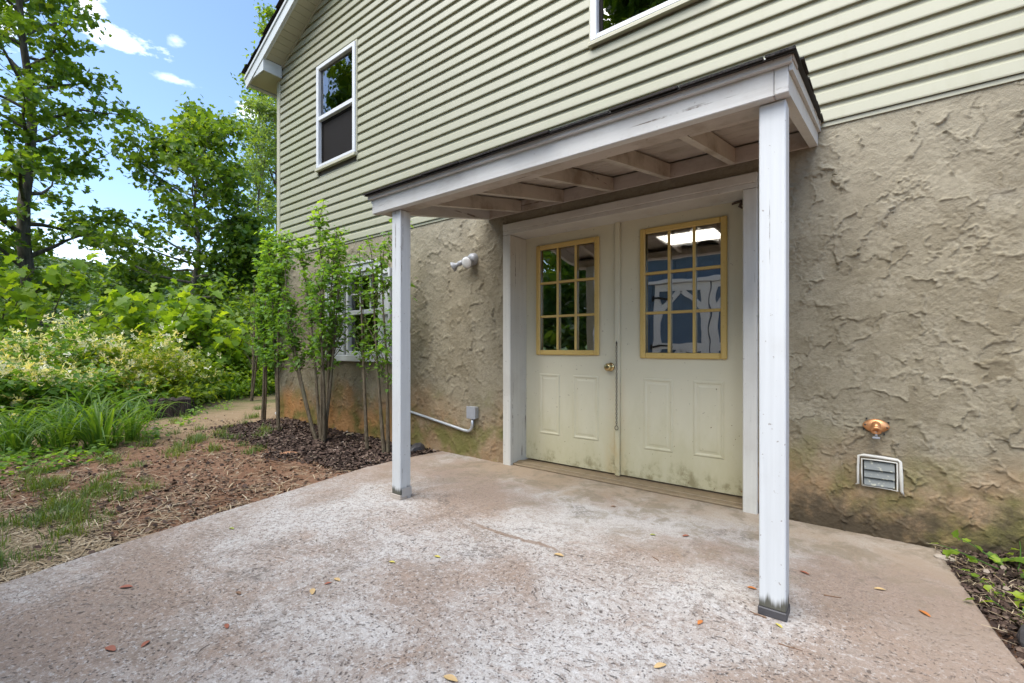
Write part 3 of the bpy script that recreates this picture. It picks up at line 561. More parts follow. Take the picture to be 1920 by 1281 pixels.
# safety chain hanging on the astragal
ch = thing('door_chain', 'thin rusty chain hanging down between the two cream doors', 'chain', (-1.541, .165, .4))
MB().tube([(0, -.002, .632), (.006, -.004, .645), (0, 0, .66), (-.006, .006, .645), (0, .012, .66)], .0035, 6).build('hook', M['chain'], ch)
lk = None; z = .62
for i in range(36):
    if lk is None:
        t = MB(); pts = [(math.cos(q)*.0055, 0, math.sin(q)*.0105) for q in np.linspace(0, 2*math.pi, 11)]; lk = t.tube(pts, .0019, 5, False).build('chain_link', M['chain'], ch, (0, 0, z)); lme = lk.data; o = lk
    else: o = bpy.data.objects.new('chain_link', lme); o.location = (0, 0, z); link(o, ch)
    o.rotation_euler.z = (i % 2)*R(90)+R(20); z -= .0172
t = MB(); t.tube([(math.cos(q)*.014, 0, math.sin(q)*.016) for q in np.linspace(0, 2*math.pi, 15)], .0026, 6, False).build('chain_ring', M['chain'], ch, (0, 0, z-.009))
# ceiling light of the room behind the doors
cl = thing('ceiling_light', 'bright rectangular ceiling light seen through the right door window', 'light', (-1.86, 3.15, 2.54))
MB().box(-.40, .40, -.33, .33, -.05, 0).build('housing', M['lamp_white'], cl); MB().box(-.36, .36, -.29, .29, -.056, -.051).build('diffuser', M['glow'], cl)

# ------------------------------------------------------------------ canopy over the door
can = thing('door_canopy', 'weathered white wooden canopy with two posts and dark shingles over the doors', 'canopy', (0, 0, 0))
XL, XR, YF, SL = -2.70, -.225, -1.235, .19
def rz(y, z0): return z0+(-.04-y)*-SL            # height on the roof slope, z0 at the ledger
def slope_board(x0, x1, ya, yb, zb, h, name, mat):
    MB().prism([(x0, ya, rz(ya, zb)), (x0, yb, rz(yb, zb)), (x0, yb, rz(yb, zb)+h), (x0, ya, rz(ya, zb)+h)], (x1-x0, 0, 0)).build(name, mat, can)
def post(xc, yc, zt):
    mb = MB(); x0, x1, y0, y1 = xc-.0445, xc+.0445, yc-.0445, yc+.0445; mb.box(x0, x1, y0, y1, .03, zt, .004); p = mb.build('post', M['white_z'], can); return p
post(-2.497, -1.147, 1.931); post(-.283, -1.147, 1.931)
MB().box(-2.543, -2.450, -1.195, -1.13, .0, .032, .003).build('post_foot', M['old_x'], can)
MB().box(-2.4505, -2.447, -1.18, -1.10, .018, .075).box(-2.53, -2.4506, -1.129, -1.105, .0, .029).build('post_bracket', M['galv'], can)
MB().box(-.331, -.235, -1.196, -1.10, .0, .031, .003).build('post_foot', M['rock_dark'], can)
MB().box(XL, -.272, YF, YF+.045, 1.932, 2.040, .003).build('beam', M['white_x'], can); MB().box(-.271, XR, YF, YF+.045, 1.933, 2.040, .003).build('beam_end', M['white_x'], can)
MB().box(XL+.04, XR-.04, YF+.046, YF+.135, 1.934, 2.005, .003).build('header', M['old_x'], can)
MB().box(XL-.02, XR+.012, YF-.022, YF-.001, 2.028, 2.068, .002).build('eave_trim', M['white_x'], can)
slope_board(XR-.04, XR, YF+.046, -.001, 2.158, .105, 'side_rafter', M['white_y']); slope_board(XL, XL+.04, YF+.046, -.001, 2.158, .105, 'side_rafter', M['white_y'])
slope_board(XR+.001, XR+.013, YF, -.001, 2.235, .045, 'side_trim', M['white_y']); slope_board(XL-.013, XL-.001, YF, -.001, 2.235, .045, 'side_trim', M['white_y'])
MB().box(XL+.041, XR-.041, -.042, -.026, 2.158, 2.255, .002).build('ledger', M['old_x'], can)
for i, x in enumerate((-.670, -1.072, -1.487, -1.91, -2.325)):
    slope_board(x-.019, x+.019, YF+.137, -.043, 2.160, .093, 'rafter', M['old_y'])
MB().box(-.65, -.266, -1.0, -.965, 1.985, 2.07, .002).build('blocking', M['old_x'], can)
y = YF-.02; i = 0
while y < -.03:                          # roof deck of boards, seen from below
    y2 = min(y+.139, -.006); slope_board(XL-.012+random.uniform(-.006, .004), XR+.012+random.uniform(-.004, .006), y, y2, 2.2645+random.uniform(0, .002), .018, 'deck_plank', M['old_x']); y += .143
rows = 9
for r_ in range(rows):
    ya = YF-.055+r_*.142; x = XL-.035-(.15 if r_ % 2 else 0)
    while x < XR+.03:
        x0 = max(x+.004, XL-.035); x1 = min(x+.301, XR+.032+random.uniform(-.01, .006))
        if x1-x0 > .03:
            e = random.uniform(-.010, .008); yb = min(ya+.2, -.004); za = rz(ya+e, 2.2875+r_*.0005); dr = random.uniform(.0, .006) if r_ == 0 else 0
            MB().prism([(x0, ya+e, za+.004-dr), (x0, yb, rz(yb, 2.2875)+.002), (x0, yb, rz(yb, 2.2875)+.006), (x0, ya+e, za+.013-dr)], (x1-x0, 0, 0)).build('shingle', M['shingle'], can)
        x += .305
slope_board(XL-.03, XR+.028, YF-.045, -.004, 2.2835, .003, 'felt', M['dark'])

# ------------------------------------------------------------------ fittings on the wall
fl = thing('flood_light', 'twin head grey floodlight on the stucco wall left of the doors', 'light', (-2.875, 0, 1.83))
MB().lathe([(-.002, .056), (.02, .056), (.045, .05), (.06, .034), (.064, .02)], (0, 0, 0), (0, -1, 0), 20).build('base', M['grey_metal'], fl)
d = Vector((-.80, -.42, -.42)).normalized(); s = Vector((-.03, -.05, .0))
MB().tube([s, s+d*.05], .012, 8).lathe([(.045, .020), (.10, .024), (.105, .018), (.125, .02), (.15, .043), (.165, .048), (.167, .044), (.14, .02)], s, d, 18).build('bell_head', M['grey_metal'], fl)
d2 = Vector((.12, -.9, -.35)).normalized(); s2 = Vector((.0, -.07, -.03))
h = MB().tube([Vector((0, -.05, 0)), s2], .014, 8).lathe([(-.01, .03), (.01, .048), (.035, .055), (.045, .055)], s2, d2, 22).build('flood_head', M['grey_metal'], fl)
MB().lathe([(.0455, .051), (.052, .046), (.056, .03), (.057, .01)], s2, d2, 22).build('lens', M['lamp_white'], h)
jb = thing('junction_box', 'small grey outlet box on the stucco wall near the left door jamb', 'outlet box', (-2.868, 0, .42))
MB().box(-.05, .05, -.055, -.004, -.052, .052, .004).build('box', M['galv'], jb); MB().box(-.054, .054, -.061, -.0555, -.056, .056, .002).build('cover', M['grey_metal'], jb)
pts = [(-3.84, .02, .372), (-3.83, -.03, .367), (-3.7, -.034, .348), (-3.3, -.034, .292), (-2.98, -.034, .246)]+[(-2.94+.068*math.sin(q), -.034, .246+.068-.068*math.cos(q)-.004) for q in np.linspace(.2, 1.5, 7)]+[(-2.870, -.034, .362)]
tag(MB().tube(pts, .0135, 10).build('conduit', M['galv']), 'bent grey metal conduit running down the stucco behind the left post', 'conduit')
tp = thing('hose_tap', 'copper coloured outdoor tap with oval wall flange above the vent', 'tap', (.035, 0, .595))
ov = MB(); el_ = [(math.cos(q), math.sin(q)) for q in np.linspace(0, 2*math.pi, 25)[:-1]]
vs = []
for s_, y in ((1, -.004), (1, -.022), (.93, -.028), (.5, -.034)): vs += [(a*.058*s_*(1-.12*abs(b)), y, b*.036*s_) for a, b in el_]
ov.add(vs, [(k*24+i, k*24+(i+1) % 24, k*24+24+(i+1) % 24, k*24+24+i)[::-1] for k in range(3) for i in range(24)]+[tuple(range(72, 96))[::-1]], True).build('flange', M['copper'], tp)
MB().tube([(0, -.03, .008), (0, -.055, .004), (0, -.078, -.012)], [.02, .019, .017], 12).lathe([(0, .021), (.008, .024), (.016, .024), (.018, .014), (.004, .011)], (0, -.074, -.01), (0, -.85, -.5), 18).build('spout', M['copper'], tp)
MB().tube([(0, -.072, -.024), (0, -.075, -.05)], .006, 8).box(-.016, .016, -.081, -.069, -.060, -.050, .002).build('drain_key', M['grey_metal'], tp)
for x, z in ((-.046, .004), (.046, -.004)): MB().lathe([(0, .006), (.004, .005), (.005, .002)], (x, -.027, z), (0, -1, 0), 8).build('screw', M['dark_brown'], tp)
for x, z in ((-.040, .036), (.052, .022), (-.052, -.022), (.034, -.042)): MB().lathe([(0, .0045), (.012, .004)], (x, -.008, z), (0, -1, 0), 8).build('wall_plug', M['dark'], tp)
vt = thing('wall_vent', 'louvred metal wall vent ringed with white caulk below the tap', 'vent', (.045, 0, .345))
vx0, vx1, vz0, vz1 = -.062, .068, -.068, .062
MB().box(vx0-.003, vx1+.003, -.018, -.0145, vz0-.002, vz1+.003).build('back', M['dark'], vt)
for i in range(3):
    z = vz0+.002+i*.042; MB().prism([(vx0+.002, -.040, z), (vx0+.002, -.036, z-.003), (vx0+.002, -.0185, z+.034), (vx0+.002, -.0185, z+.041)], (vx1-vx0-.004, 0, 0)).build('slat', M['vent'], vt)
MB().tube([(vx0-.006, -.03, vz0-.006), (vx0-.009, -.034, 0), (vx0-.008, -.032, vz1+.007), (0, -.034, vz1+.008), (vx1+.007, -.033, vz1+.005), (vx1+.009, -.033, 0), (vx1+.010, -.03, vz0-.012), (vx1-.02, -.028, vz0-.008), (0, -.028, vz0-.006), (vx0-.006, -.028, vz0-.006)], .0042, 6).build('inner_caulk', M['caulk'], vt)
pts = [(vx0-.034, -.022, vz0-.006), (vx0-.024, -.028, vz0+.0), (vx0-.025, -.03, .02), (vx0-.022, -.03, vz1+.022), (vx0, -.032, vz1+.028), (.02, -.03, vz1+.024), (vx1+.01, -.031, vz1+.02), (vx1+.020, -.03, vz1+.012), (vx1+.024, -.03, 0), (vx1+.026, -.026, vz0-.01), (vx1+.036, -.018, vz0-.034)]
MB().tube(pts, [.004, .006, .006, .007, .008, .009, .008, .008, .009, .008, .003], 7).build('outer_caulk', M['caulk'], vt)
# ------------------------------------------------------------------ blue shed across the patio, seen only mirrored in the door glass
sh = thing('garden_shed', 'blue wooden shed with white trimmed double doors mirrored in the right door window', 'shed', (-1.9, -4.2, 0))
x0, x1 = -1.9, 1.75; mb = MB(); x = x0
while x < x1-.01: mb.box(x+.003, min(x+.203, x1), -.02, 0, -.15, 2.62); x += .206
mb.build('front_boards', M['shed_blue'], sh)
MB().box(x0, x1, -2.4, -.021, -.15, 2.61).prism([(x0, -2.4, 2.611), (x0, -.02, 2.611), (x0, -1.2, 3.0)], (x1-x0, 0, 0)).build('body', M['shed_blue'], sh)
MB().prism([(x0-.15, .12, 2.60), (x0-.15, -1.2, 3.03), (x0-.15, -1.2, 3.08), (x0-.15, .12, 2.65)], (x1-x0+.3, 0, 0)).prism([(x0-.15, -1.2, 3.03), (x0-.15, -2.55, 2.60), (x0-.15, -2.55, 2.65), (x0-.15, -1.2, 3.08)], (x1-x0+.3, 0, 0)).build('roof', M['shingle'], sh)
MB().box(-1.12, .92, .0, .07, 2.10, 2.16, .004).build('door_header', M['shed_white'], sh)
for xa, xb in ((-1.0, -.11), (-.09, .80)):
    dr = bpy.data.objects.new('shed_door', None); link(dr, sh); W = .115
    mb = MB().box(xa, xa+W, .012, .04, 0, 2.09).box(xb-W, xb, .012, .04, 0, 2.09)
    for zc in (.06, 1.03, 2.03): mb.box(xa+W, xb-W, .012, .038, zc-.06, zc+.06)
    for zb, sgn in ((1.97, -1), (.97, -1), (1.09, 1), (.12, 1)):
        for xs_, dx in ((xa+W, 1), (xb-W, -1)):
            if zb == 1.09: continue
            mb.prism([(xs_, .013, zb+sgn*.36), (xs_, .013, zb+sgn*.24), (xs_+dx*.24, .013, zb), (xs_+dx*.36, .013, zb)], (0, .022, 0))
    mb.build('trim', M['shed_white'], dr); MB().box(xa+W-.01, xb-W+.01, .001, .011, .02, 2.07).build('door_panel', M['shed_blue'], dr)
    for zc in (.15, 1.03, 1.85):
        e = xa if xa < -.5 else xb; q = 1 if xa < -.5 else -1; MB().box(min(e, e+q*.3), max(e, e+q*.3), .041, .05, zc-.018, zc+.018).box(min(e, e-q*.05), max(e, e-q*.05), .041, .05, zc-.05, zc+.05).build('hinge', M['dark'], dr)
# ------------------------------------------------------------------ leaves, plants, trees
def T(outline, fold=.12, curl=.15):     # leaf template: outline around a centre rib, x across, y along
    pts = [(0, 0, 0)]+[(x, y, fold*abs(x)*2-curl*(y*y)) for x, y in outline]; n = len(pts)
    mid = (0, .5, -curl*.25); pts.append(mid); c = n
    return np.array(pts), [(c, i, (i+1) % n) for i in range(n)]
LEAF_D = (np.array([(0, 0, 0), (.30, .45, .07), (0, 1, -.12), (-.30, .45, .07)]), [(0, 1, 2), (0, 2, 3)])
LEAF_O = T([(.24, .2), (.33, .48), (.2, .8), (0, 1), (-.2, .8), (-.33, .48), (-.24, .2)])
LEAF_M = T([(.34, .02), (.26, .28), (.58, .46), (.30, .58), (.26, .86), (0, .98), (-.26, .86), (-.30, .58), (-.58, .46), (-.26, .28), (-.34, .02)], .10, .22)
LEAF_H = T([(.30, .18), (.22, .40), (.26, .62), (.07, .72), (0, 1), (-.07, .72), (-.26, .62), (-.22, .40), (-.30, .18)], .15, .2)
FLOW = (np.array([(0, 0, 0), (.5, .35, .3), (.3, .6, .35), (-.5, .4, .3), (-.3, .65, .25), (.15, .8, .6), (-.12, .85, .6), (.3, -.5, .4), (-.1, -.55, .35)]), [(0, 1, 2), (0, 4, 3), (0, 5, 6), (0, 8, 7)])
def frames(n, r, tilt=.5, droop=.35, yaw=None):
    yaw = r.uniform(0, 2*np.pi, n) if yaw is None else yaw
    p = r.normal(-droop, tilt*.6, n); ro = r.normal(0, tilt, n)
    Y = np.stack([np.cos(yaw)*np.cos(p), np.sin(yaw)*np.cos(p), np.sin(p)], 1); X0 = np.stack([np.sin(yaw), -np.cos(yaw), 0*yaw], 1); Z0 = np.cross(X0, Y)
    X = X0*np.cos(ro)[:, None]+Z0*np.sin(ro)[:, None]; return X, Y, np.cross(X, Y)
def cloud_mesh(name, tmpl, pos, fr, size, rnd, mat):
    tv, tf = tmpl; X, Y, Z = fr; n = len(pos); k = len(tv); s = np.asarray(size).reshape(-1, 1, 1)
    V = pos[:, None, :]+s*(tv[None, :, 0:1]*X[:, None]+tv[None, :, 1:2]*Y[:, None]+tv[None, :, 2:3]*Z[:, None])
    f = (np.array(tf)[None]+(np.arange(n)*k)[:, None, None]).reshape(-1, 3)
    return mesh_np(name, V.reshape(-1, 3), f, np.full(len(f), 3), mat, False, {'rnd': np.repeat(rnd, k)})
_var = {}
def leaf_variants(key, tmpl, mat, nv=7):
    if key not in _var:
        L = []
        for i in range(nv): L.append(mesh_np('leaf', tmpl[0]*np.array([1, 1, .5+i/nv]), np.array(tmpl[1]), np.full(len(tmpl[1]), 3), mat, False, {'rnd': np.full(len(tmpl[0]), (i+.5)/nv)}))
        _var[key] = L
    return _var[key]
def foliage(parent, key, tmpl, pos, fr, size, rnd, mat, nparts=0, name='foliage'):
    pos = np.asarray(pos); n = len(pos); base = np.array(parent.location)
    if nparts:
        d = np.linalg.norm(pos+base-np.array([0, -CAMD, CAMH]), axis=1)/np.asarray(size); order = np.argsort(d); pick = order[:min(nparts*3, n)]; pick = rng.permutation(pick)[:nparts]
        var = leaf_variants(key, tmpl, mat)
        for i in pick:
            o = bpy.data.objects.new('leaf', var[min(len(var)-1, int(rnd[i]*len(var)))]); X, Y, Z = fr[0][i], fr[1][i], fr[2][i]
            o.matrix_local = Matrix(((X[0], Y[0], Z[0], 0), (X[1], Y[1], Z[1], 0), (X[2], Y[2], Z[2], 0), (0, 0, 0, 1)))@Matrix.Scale(size[i], 4)
            o.location = pos[i]; COL.objects.link(o); o.parent = parent
        keep = np.ones(n, bool); keep[pick] = False; pos = pos[keep]; fr = tuple(a[keep] for a in fr); size = np.asarray(size)[keep]; rnd = rnd[keep]
    if len(pos):
        o = link(bpy.data.objects.new(name, cloud_mesh(name, tmpl, pos, fr, size, rnd, mat)), parent)
        if nparts: o['kind'] = 'stuff'
        return o
def limb(p, d, length, r0, r1, n, r, bend=.25, up=.1):
    pts = [Vector(p)]; d = Vector(d).normalized()
    for i in range(n):
        d = (d+Vector(r.normal(0, bend/ n**.5, 3))+Vector((0, 0, up/n))).normalized(); pts.append(pts[-1]+d*(length/n))
    return pts, [r0+(r1-r0)*i/n for i in range(n+1)], d
def tree(name, label, base, H, R0, crown_r, z0, nl, leaf, mat, seed, lean=(0, 0), nleaf=26, lsize=.15, tmpl=None, group=None, bark=None, shape=0.6, extra=None, spread=.16, leaf_key=None):
    r = np.random.default_rng(seed); base = Vector(base); base.z = float(gz(base.x, base.y)) if base.z == 0 else base.z
    t = thing(name, label, 'tree', base, group); mb = MB()
    n = 14; tp = [Vector((lean[0]*(i/n)**1.3+.12*math.sin(i*.9+seed), lean[1]*(i/n)**1.3+.12*math.cos(i*1.1+seed), -.2+(H+.2)*i/n)) for i in range(n+1)]; tp[0] = Vector((0, 0, -.2))
    tr = [R0*(1-.93*(i/n)**.9)*(1.25 if i == 0 else 1) for i in range(n+1)]; mb.tube(tp, tr, 10)
    P = []; 
    for i in range(nl):
        f = (i+.5)/nl; z = z0+(H-z0)*(f**.92)*.985; k = min(n-1, max(0, int((z+.2)/(H+.2)*n))); q = ((z+.2)/(H+.2)*n)-k; s = tp[k].lerp(tp[k+1], max(0, min(1, q)))
        prof = (min(1, (f+.18)/.35)**.6)*(1-f)**shape+.12; L = crown_r*prof*r.uniform(.7, 1.2); a = i*2.399+r.normal(0, .4); e = .15+.75*f+r.normal(0, .15)
        d = (math.cos(a)*math.cos(e), math.sin(a)*math.cos(e), math.sin(e)); rr = max(.012, R0*.38*(1-f*.75)); pts, rad, _ = limb(s, d, L, rr, .006, 6, r, .35, .25); mb.tube(pts, rad, 6, False)
        for m in range(int(4+L*2.6)):
            u = r.uniform(.22, 1.0); k2 = min(5, int(u*6)); s2 = pts[k2].lerp(pts[k2+1], u*6-k2); dd = (pts[k2+1]-pts[k2]).normalized(); a2 = r.uniform(0, 6.28)
            d2 = dd*.7+Vector((math.cos(a2), math.sin(a2), r.uniform(-.3, .35))); l2 = L*r.uniform(.22, .42)*(1.15-.5*u)+.12; p2, ra2, _ = limb(s2, d2, l2, .010, .003, 3, r, .3, .0); mb.tube(p2, ra2, 4, False)
            for v in (.45, .75, 1.0):
                k3 = min(2, int(v*3)); P.append(p2[k3].lerp(p2[k3+1], min(1, v*3-k3)))
        P.append(pts[-1]); P.append(pts[-2])
    if extra:
        for (s, d, L, rr) in extra: pts, rad, _ = limb(s, d, L, rr, .012, 8, r, .35, .5); mb.tube(pts, rad, 7, False); P += pts[4:]
    mb.build('trunk', bark or M['bark'], t)
    P = np.array([p[:] for p in P]); m = max(1, nleaf); k = np.repeat(P, m, 0); pos = k+r.normal(0, 1, k.shape)*np.array([spread, spread, spread*.55]); cr = np.repeat(r.random(len(P)), m)
    rnd = np.clip(.55*cr+.45*r.random(len(pos))+.15*(pos[:, 2]-z0)/(H-z0)-.08, 0, 1); size = lsize*r.uniform(.65, 1.25, len(pos))
    foliage(t, leaf_key or name, tmpl or LEAF_M, pos, frames(len(pos), r, .55, .4), size, rnd, M[mat], 0, 'crown'); return t
def bush(name, label, cat, base, rx, h, n, lsize, mat, seed, tmpl=None, nparts=0, flowers=0, stems=9, group=None, clump=.13, nclump=110, key=None, low=.05):
    r = np.random.default_rng(seed); base = Vector(base); base.z = float(gz(base.x, base.y)); t = thing(name, label, cat, base, group); mb = MB()
    a = r.uniform(0, 2*np.pi, nclump); e = np.arcsin(r.uniform(low, 1, nclump)); rad = r.uniform(.5, 1.0, nclump)**.6*(1+.28*r.normal(0, .6, nclump))
    C = np.stack([np.cos(a)*np.cos(e)*rad*rx, np.sin(a)*np.cos(e)*rad*rx, (.05+np.sin(e)*rad*.97)*h], 1)
    for i in range(stems):
        c = Vector(C[i*(nclump//stems)]); s = Vector((r.normal(0, .05), r.normal(0, .05), -.05)); m = s.lerp(c, .5)+Vector((0, 0, .12*h)); mb.tube([s, s.lerp(m, .6), m, c], [.016, .013, .010, .004], 5, False)
    mb.build('stems', M['stem'], t)
    ci = r.integers(0, nclump, n); pos = C[ci]+r.normal(0, 1, (n, 3))*np.array([clump, clump, clump*.7])*min(1.6, max(.6, rx)); pos[:, 2] = np.abs(pos[:, 2]); cr = r.random(nclump)[ci]
    rnd = np.clip(.5*cr+.5*r.random(n), 0, 1); size = lsize*r.uniform(.6, 1.25, n)
    foliage(t, key or name, tmpl or LEAF_O, pos, frames(n, r, .5, .3), size, rnd, M[mat], nparts)
    if flowers:
        up = np.argsort(-C[:, 2]+r.normal(0, .25*h, nclump))[:int(nclump*.55)]; ci = r.choice(up, flowers); pos = C[ci]+r.normal(0, 1, (flowers, 3))*clump*np.array([.9, .9, .6])+np.array([0, 0, clump*.7]); pos[:, 2] = np.abs(pos[:, 2])
        o = foliage(t, 'flower', FLOW, pos, frames(flowers, r, .9, -.4), .075*r.uniform(.6, 1.3, flowers), r.random(flowers), M['flower'], 0, 'flowers'); o['kind'] = 'stuff'
    return t
# ---- trees in view
tree('maple_tree', 'tall slender tree with dark trunk at the left edge of the photo', at(57, 13), 15.5, .21, 2.5, 2.6, 44, None, 'leaf_tree', 11, (.25, -.2), 8, .165, shape=.42, spread=.17)
tree('maple_tree', 'broad leafy tree with pale trunk and a bent limb, left of the house corner', at(360, 14), 7.9, .13, 2.9, 2.7, 30, None, 'leaf_tree', 23, (.1, .2), 9, .145, shape=.5, bark=M['bark_pale'], spread=.17,
     extra=[(Vector((.05, .05, 1.3)), (.55, .75, .75), 4.6, .085)])
tree('poplar_tree', 'thin pale green tree behind the broad tree, beside the house corner', at(482, 21), 12.6, .12, 2.3, 3.0, 34, None, 'leaf_pale', 31, (.2, .1), 8, .17, shape=.55, spread=.22, tmpl=LEAF_D)
tree('poplar_tree', 'tall tree whose twigs show above the roof edge', at(520, 24), 19.5, .2, 2.4, 8.0, 34, None, 'leaf_tree', 37, (-.3, .1), 8, .2, shape=.5, spread=.22, tmpl=LEAF_D)
tree('oak_tree', 'small dark tree standing between the tall slender tree and the broad tree', at(255, 17), 4.6, .10, 1.7, 1.0, 20, None, 'leaf_dark', 41, (.1, 0), 9, .16, shape=.6, spread=.2)
tree('oak_tree', 'dark leafy tree just behind the house corner', at(455, 14.5), 5.0, .10, 1.7, 1.0, 22, None, 'leaf_dark', 43, (.1, 0), 9, .15, shape=.6, spread=.2)
tree('maple_tree', 'leafy tree at the left edge behind the tall slender tree', at(-90, 16), 9.0, .14, 2.3, 1.6, 26, None, 'leaf_tree', 47, (.1, 0), 8, .16, shape=.5, spread=.2)
# ---- saplings with large lobed leaves, parts are the leaves that show largest
def sapling(label, base, H, rx, n, lsize, seed, mat='leaf_bright', nparts=280):
    r = np.random.default_rng(seed); base = Vector(base); base.z = float(gz(base.x, base.y)); t = thing('sapling', label, 'sapling', base, 'large leaved saplings in the thicket'); mb = MB(); P = []
    for i in range(9):
        a = i*2.4+r.normal(0, .3); d = Vector((math.cos(a)*.42, math.sin(a)*.42, 1)); L = H*r.uniform(.75, 1.05); pts, rad, _ = limb((r.normal(0, .06), r.normal(0, .06), -.05), d, L, .022, .005, 7, r, .3, .15); mb.tube(pts, rad, 6, False)
        for m in range(9):
            u = r.uniform(.25, 1); k = min(6, int(u*7)); s = pts[k].lerp(pts[k+1], u*7-k); a2 = r.uniform(0, 6.28); p2, ra, _ = limb(s, (math.cos(a2), math.sin(a2), .35), rx*r.uniform(.25, .62), .008, .003, 3, r, .3, .1); mb.tube(p2, ra, 4, False); P += p2[1:]
        P += pts[4:]
    mb.build('stems', M['stem'], t); P = np.array([p[:] for p in P]); k = P[r.integers(0, len(P), n)]; pos = k+r.normal(0, .13, k.shape); pos[:, 2] = np.maximum(pos[:, 2], .08)
    rnd = np.clip(r.random(n)*.7+.3*pos[:, 2]/H, 0, 1); foliage(t, 'sap'+mat, LEAF_M, pos, frames(n, r, .45, .45), lsize*r.uniform(.55, 1.25, n), rnd, M[mat], nparts)
sapling('bright sapling with large lobed leaves in the middle of the thicket', at(305, 9.4), 2.35, .9, 1000, .19, 51)
sapling('large leaved sapling overhanging the left edge of the photo', at(0, 9.0), 3.3, .9, 700, .20, 52, 'leaf_bright', 240)
sapling('low large leaved sapling below the tall slender tree', at(170, 10.2), 1.75, .9, 700, .18, 53, 'leaf_bright', 160)
sapling('large leaved sapling behind the stump, under the pale trunk', at(395, 9.6), 1.75, .8, 600, .17, 54, 'leaf_bright', 160)
# ---- thicket
GH = 'honeysuckle bushes in the thicket'
bush('honeysuckle', 'honeysuckle bush with cream flowers behind the strappy leaf clumps', 'bush', at(110, 6.6), 1.15, 1.1, 5200, .10, 'leaf_shrub', 61, LEAF_D, 0, 1100, 10, GH)
bush('honeysuckle', 'honeysuckle bush with few flowers beside the bright sapling', 'bush', at(250, 7.4), .95, 1.0, 3600, .10, 'leaf_yellow', 62, LEAF_D, 0, 600, 10, GH)
bush('honeysuckle', 'low flowering honeysuckle cut by the left edge of the photo', 'bush', at(-15, 5.6), .8, .85, 3400, .10, 'leaf_shrub', 63, LEAF_D, 0, 700, 10, GH)
bush('honeysuckle', 'yellowish honeysuckle right behind the stump', 'bush', at(340, 8.2), .7, .95, 2200, .10, 'leaf_yellow', 64, LEAF_D, 0, 120, 8, GH)
GB = 'green bushes behind the thicket'
bush('wild_bush', 'dark green bush below the small dark tree', 'bush', at(215, 12.2), 1.9, 2.1, 4500, .13, 'leaf_dark', 71, LEAF_O, 0, 0, 9, GB)
bush('wild_bush', 'dark green bush around the foot of the pale trunk', 'bush', at(380, 12), 1.7, 2.3, 4500, .13, 'leaf_dark', 72, LEAF_O, 0, 0, 9, GB)
bush('wild_bush', 'tall dark bush next to the house corner', 'bush', at(468, 11.6), 1.4, 2.75, 4500, .12, 'leaf_tree', 73, LEAF_O, 0, 0, 9, GB)
bush('wild_bush', 'bush around the foot of the tall slender tree', 'bush', at(60, 11.8), 1.9, 1.75, 4500, .13, 'leaf_tree', 74, LEAF_O, 0, 0, 9, GB)
bush('wild_bush', 'bush at the left edge behind the overhanging sapling', 'bush', at(-110, 11), 2.0, 2.4, 4500, .13, 'leaf_tree', 75, LEAF_O, 0, 0, 9, GB)
bush('wild_bush', 'bright yellow green bush at the end of the path', 'bush', at(455, 9.9), .85, 1.05, 2800, .085, 'leaf_bright', 76, LEAF_O, 0, 0, 8, GB)
bush('wild_bush', 'small green bush between the path and the house corner', 'bush', at(500, 10.4), .6, 1.3, 2000, .08, 'leaf_shrub', 77, LEAF_O, 0, 0, 8, GB)
bush('wild_bush', 'low bright bush between the stump and the path', 'bush', at(400, 9.0), .7, .7, 2000, .075, 'leaf_bright', 78, LEAF_O, 0, 0, 8, GB)
# ---- strappy daylily clumps: every blade a part
_bl = []
for i in range(9):
    r = np.random.default_rng(200+i); L = r.uniform(.65, 1.05); arch = r.uniform(.5, 1.15); n = 8; vs = []; x = 0; z = 0; ang = R(74)
    for k in range(n+1):
        f = k/n; w = .0125*(1-f**2.5)+.001; vs += [(x, -w, z+w*.5), (x, 0, z), (x, w, z+w*.5)]; x += math.cos(ang)*L/n; z += math.sin(ang)*L/n; ang -= arch*(.2+.9*f)*.72
    V = np.array(vs); f4 = [(3*k+j, 3*k+3+j, 3*k+4+j, 3*k+1+j) for k in range(n) for j in (0, 1)]
    _bl.append(mesh_np('blade', V, np.array(f4), np.full(len(f4), 4), M['blade'], True, {'rnd': np.full(len(V), r.uniform(.15, 1))}))
def daylily(label, base, n, sc, seed, group='daylily clumps'):
    r = np.random.default_rng(seed); base = Vector(base); base.z = float(gz(base.x, base.y)); t = thing('daylily_clump', label, 'plant', base, group)
    for i in range(n):
        o = bpy.data.objects.new('blade', _bl[r.integers(0, 9)]); a = r.uniform(0, 6.28); q = r.random()**.6*.16*sc
        o.location = (math.cos(a)*q, math.sin(a)*q, -.02); o.rotation_euler = (r.normal(0, .15), r.normal(-.1, .18), a+r.normal(0, .35)); s = sc*r.uniform(.65, 1.15); o.scale = (s, s, s); COL.objects.link(o); o.parent = t
for lab, px, d, n, sc, sd_ in [('large strappy leaf clump at the front of the thicket', 190, 4.6, 80, .82, 1), ('strappy leaf clump left of the large clump', 112, 4.55, 70, .78, 2), ('strappy leaf clump right of the large clump, facing the stump', 245, 5.0, 50, .7, 3),
                           ('strappy leaf clump by the left edge of the photo', 30, 4.5, 70, .78, 4), ('small strappy leaf clump against the left side of the stump', 285, 6.3, 34, .6, 5), ('strappy leaf clump behind the stump', 340, 7.5, 40, .75, 6),
                           ('strappy leaf clump right of the stump toward the path', 385, 8.2, 40, .75, 7), ('strappy leaf clump beside the path end', 430, 8.7, 40, .7, 8), ('strappy leaf clump at the path end nearest the house corner', 478, 9.4, 36, .7, 9), ('strappy leaf clump hidden low behind the large clump', 155, 5.2, 70, .9, 10)]:
    daylily(lab, at(px, d), n, sc, 300+sd_)
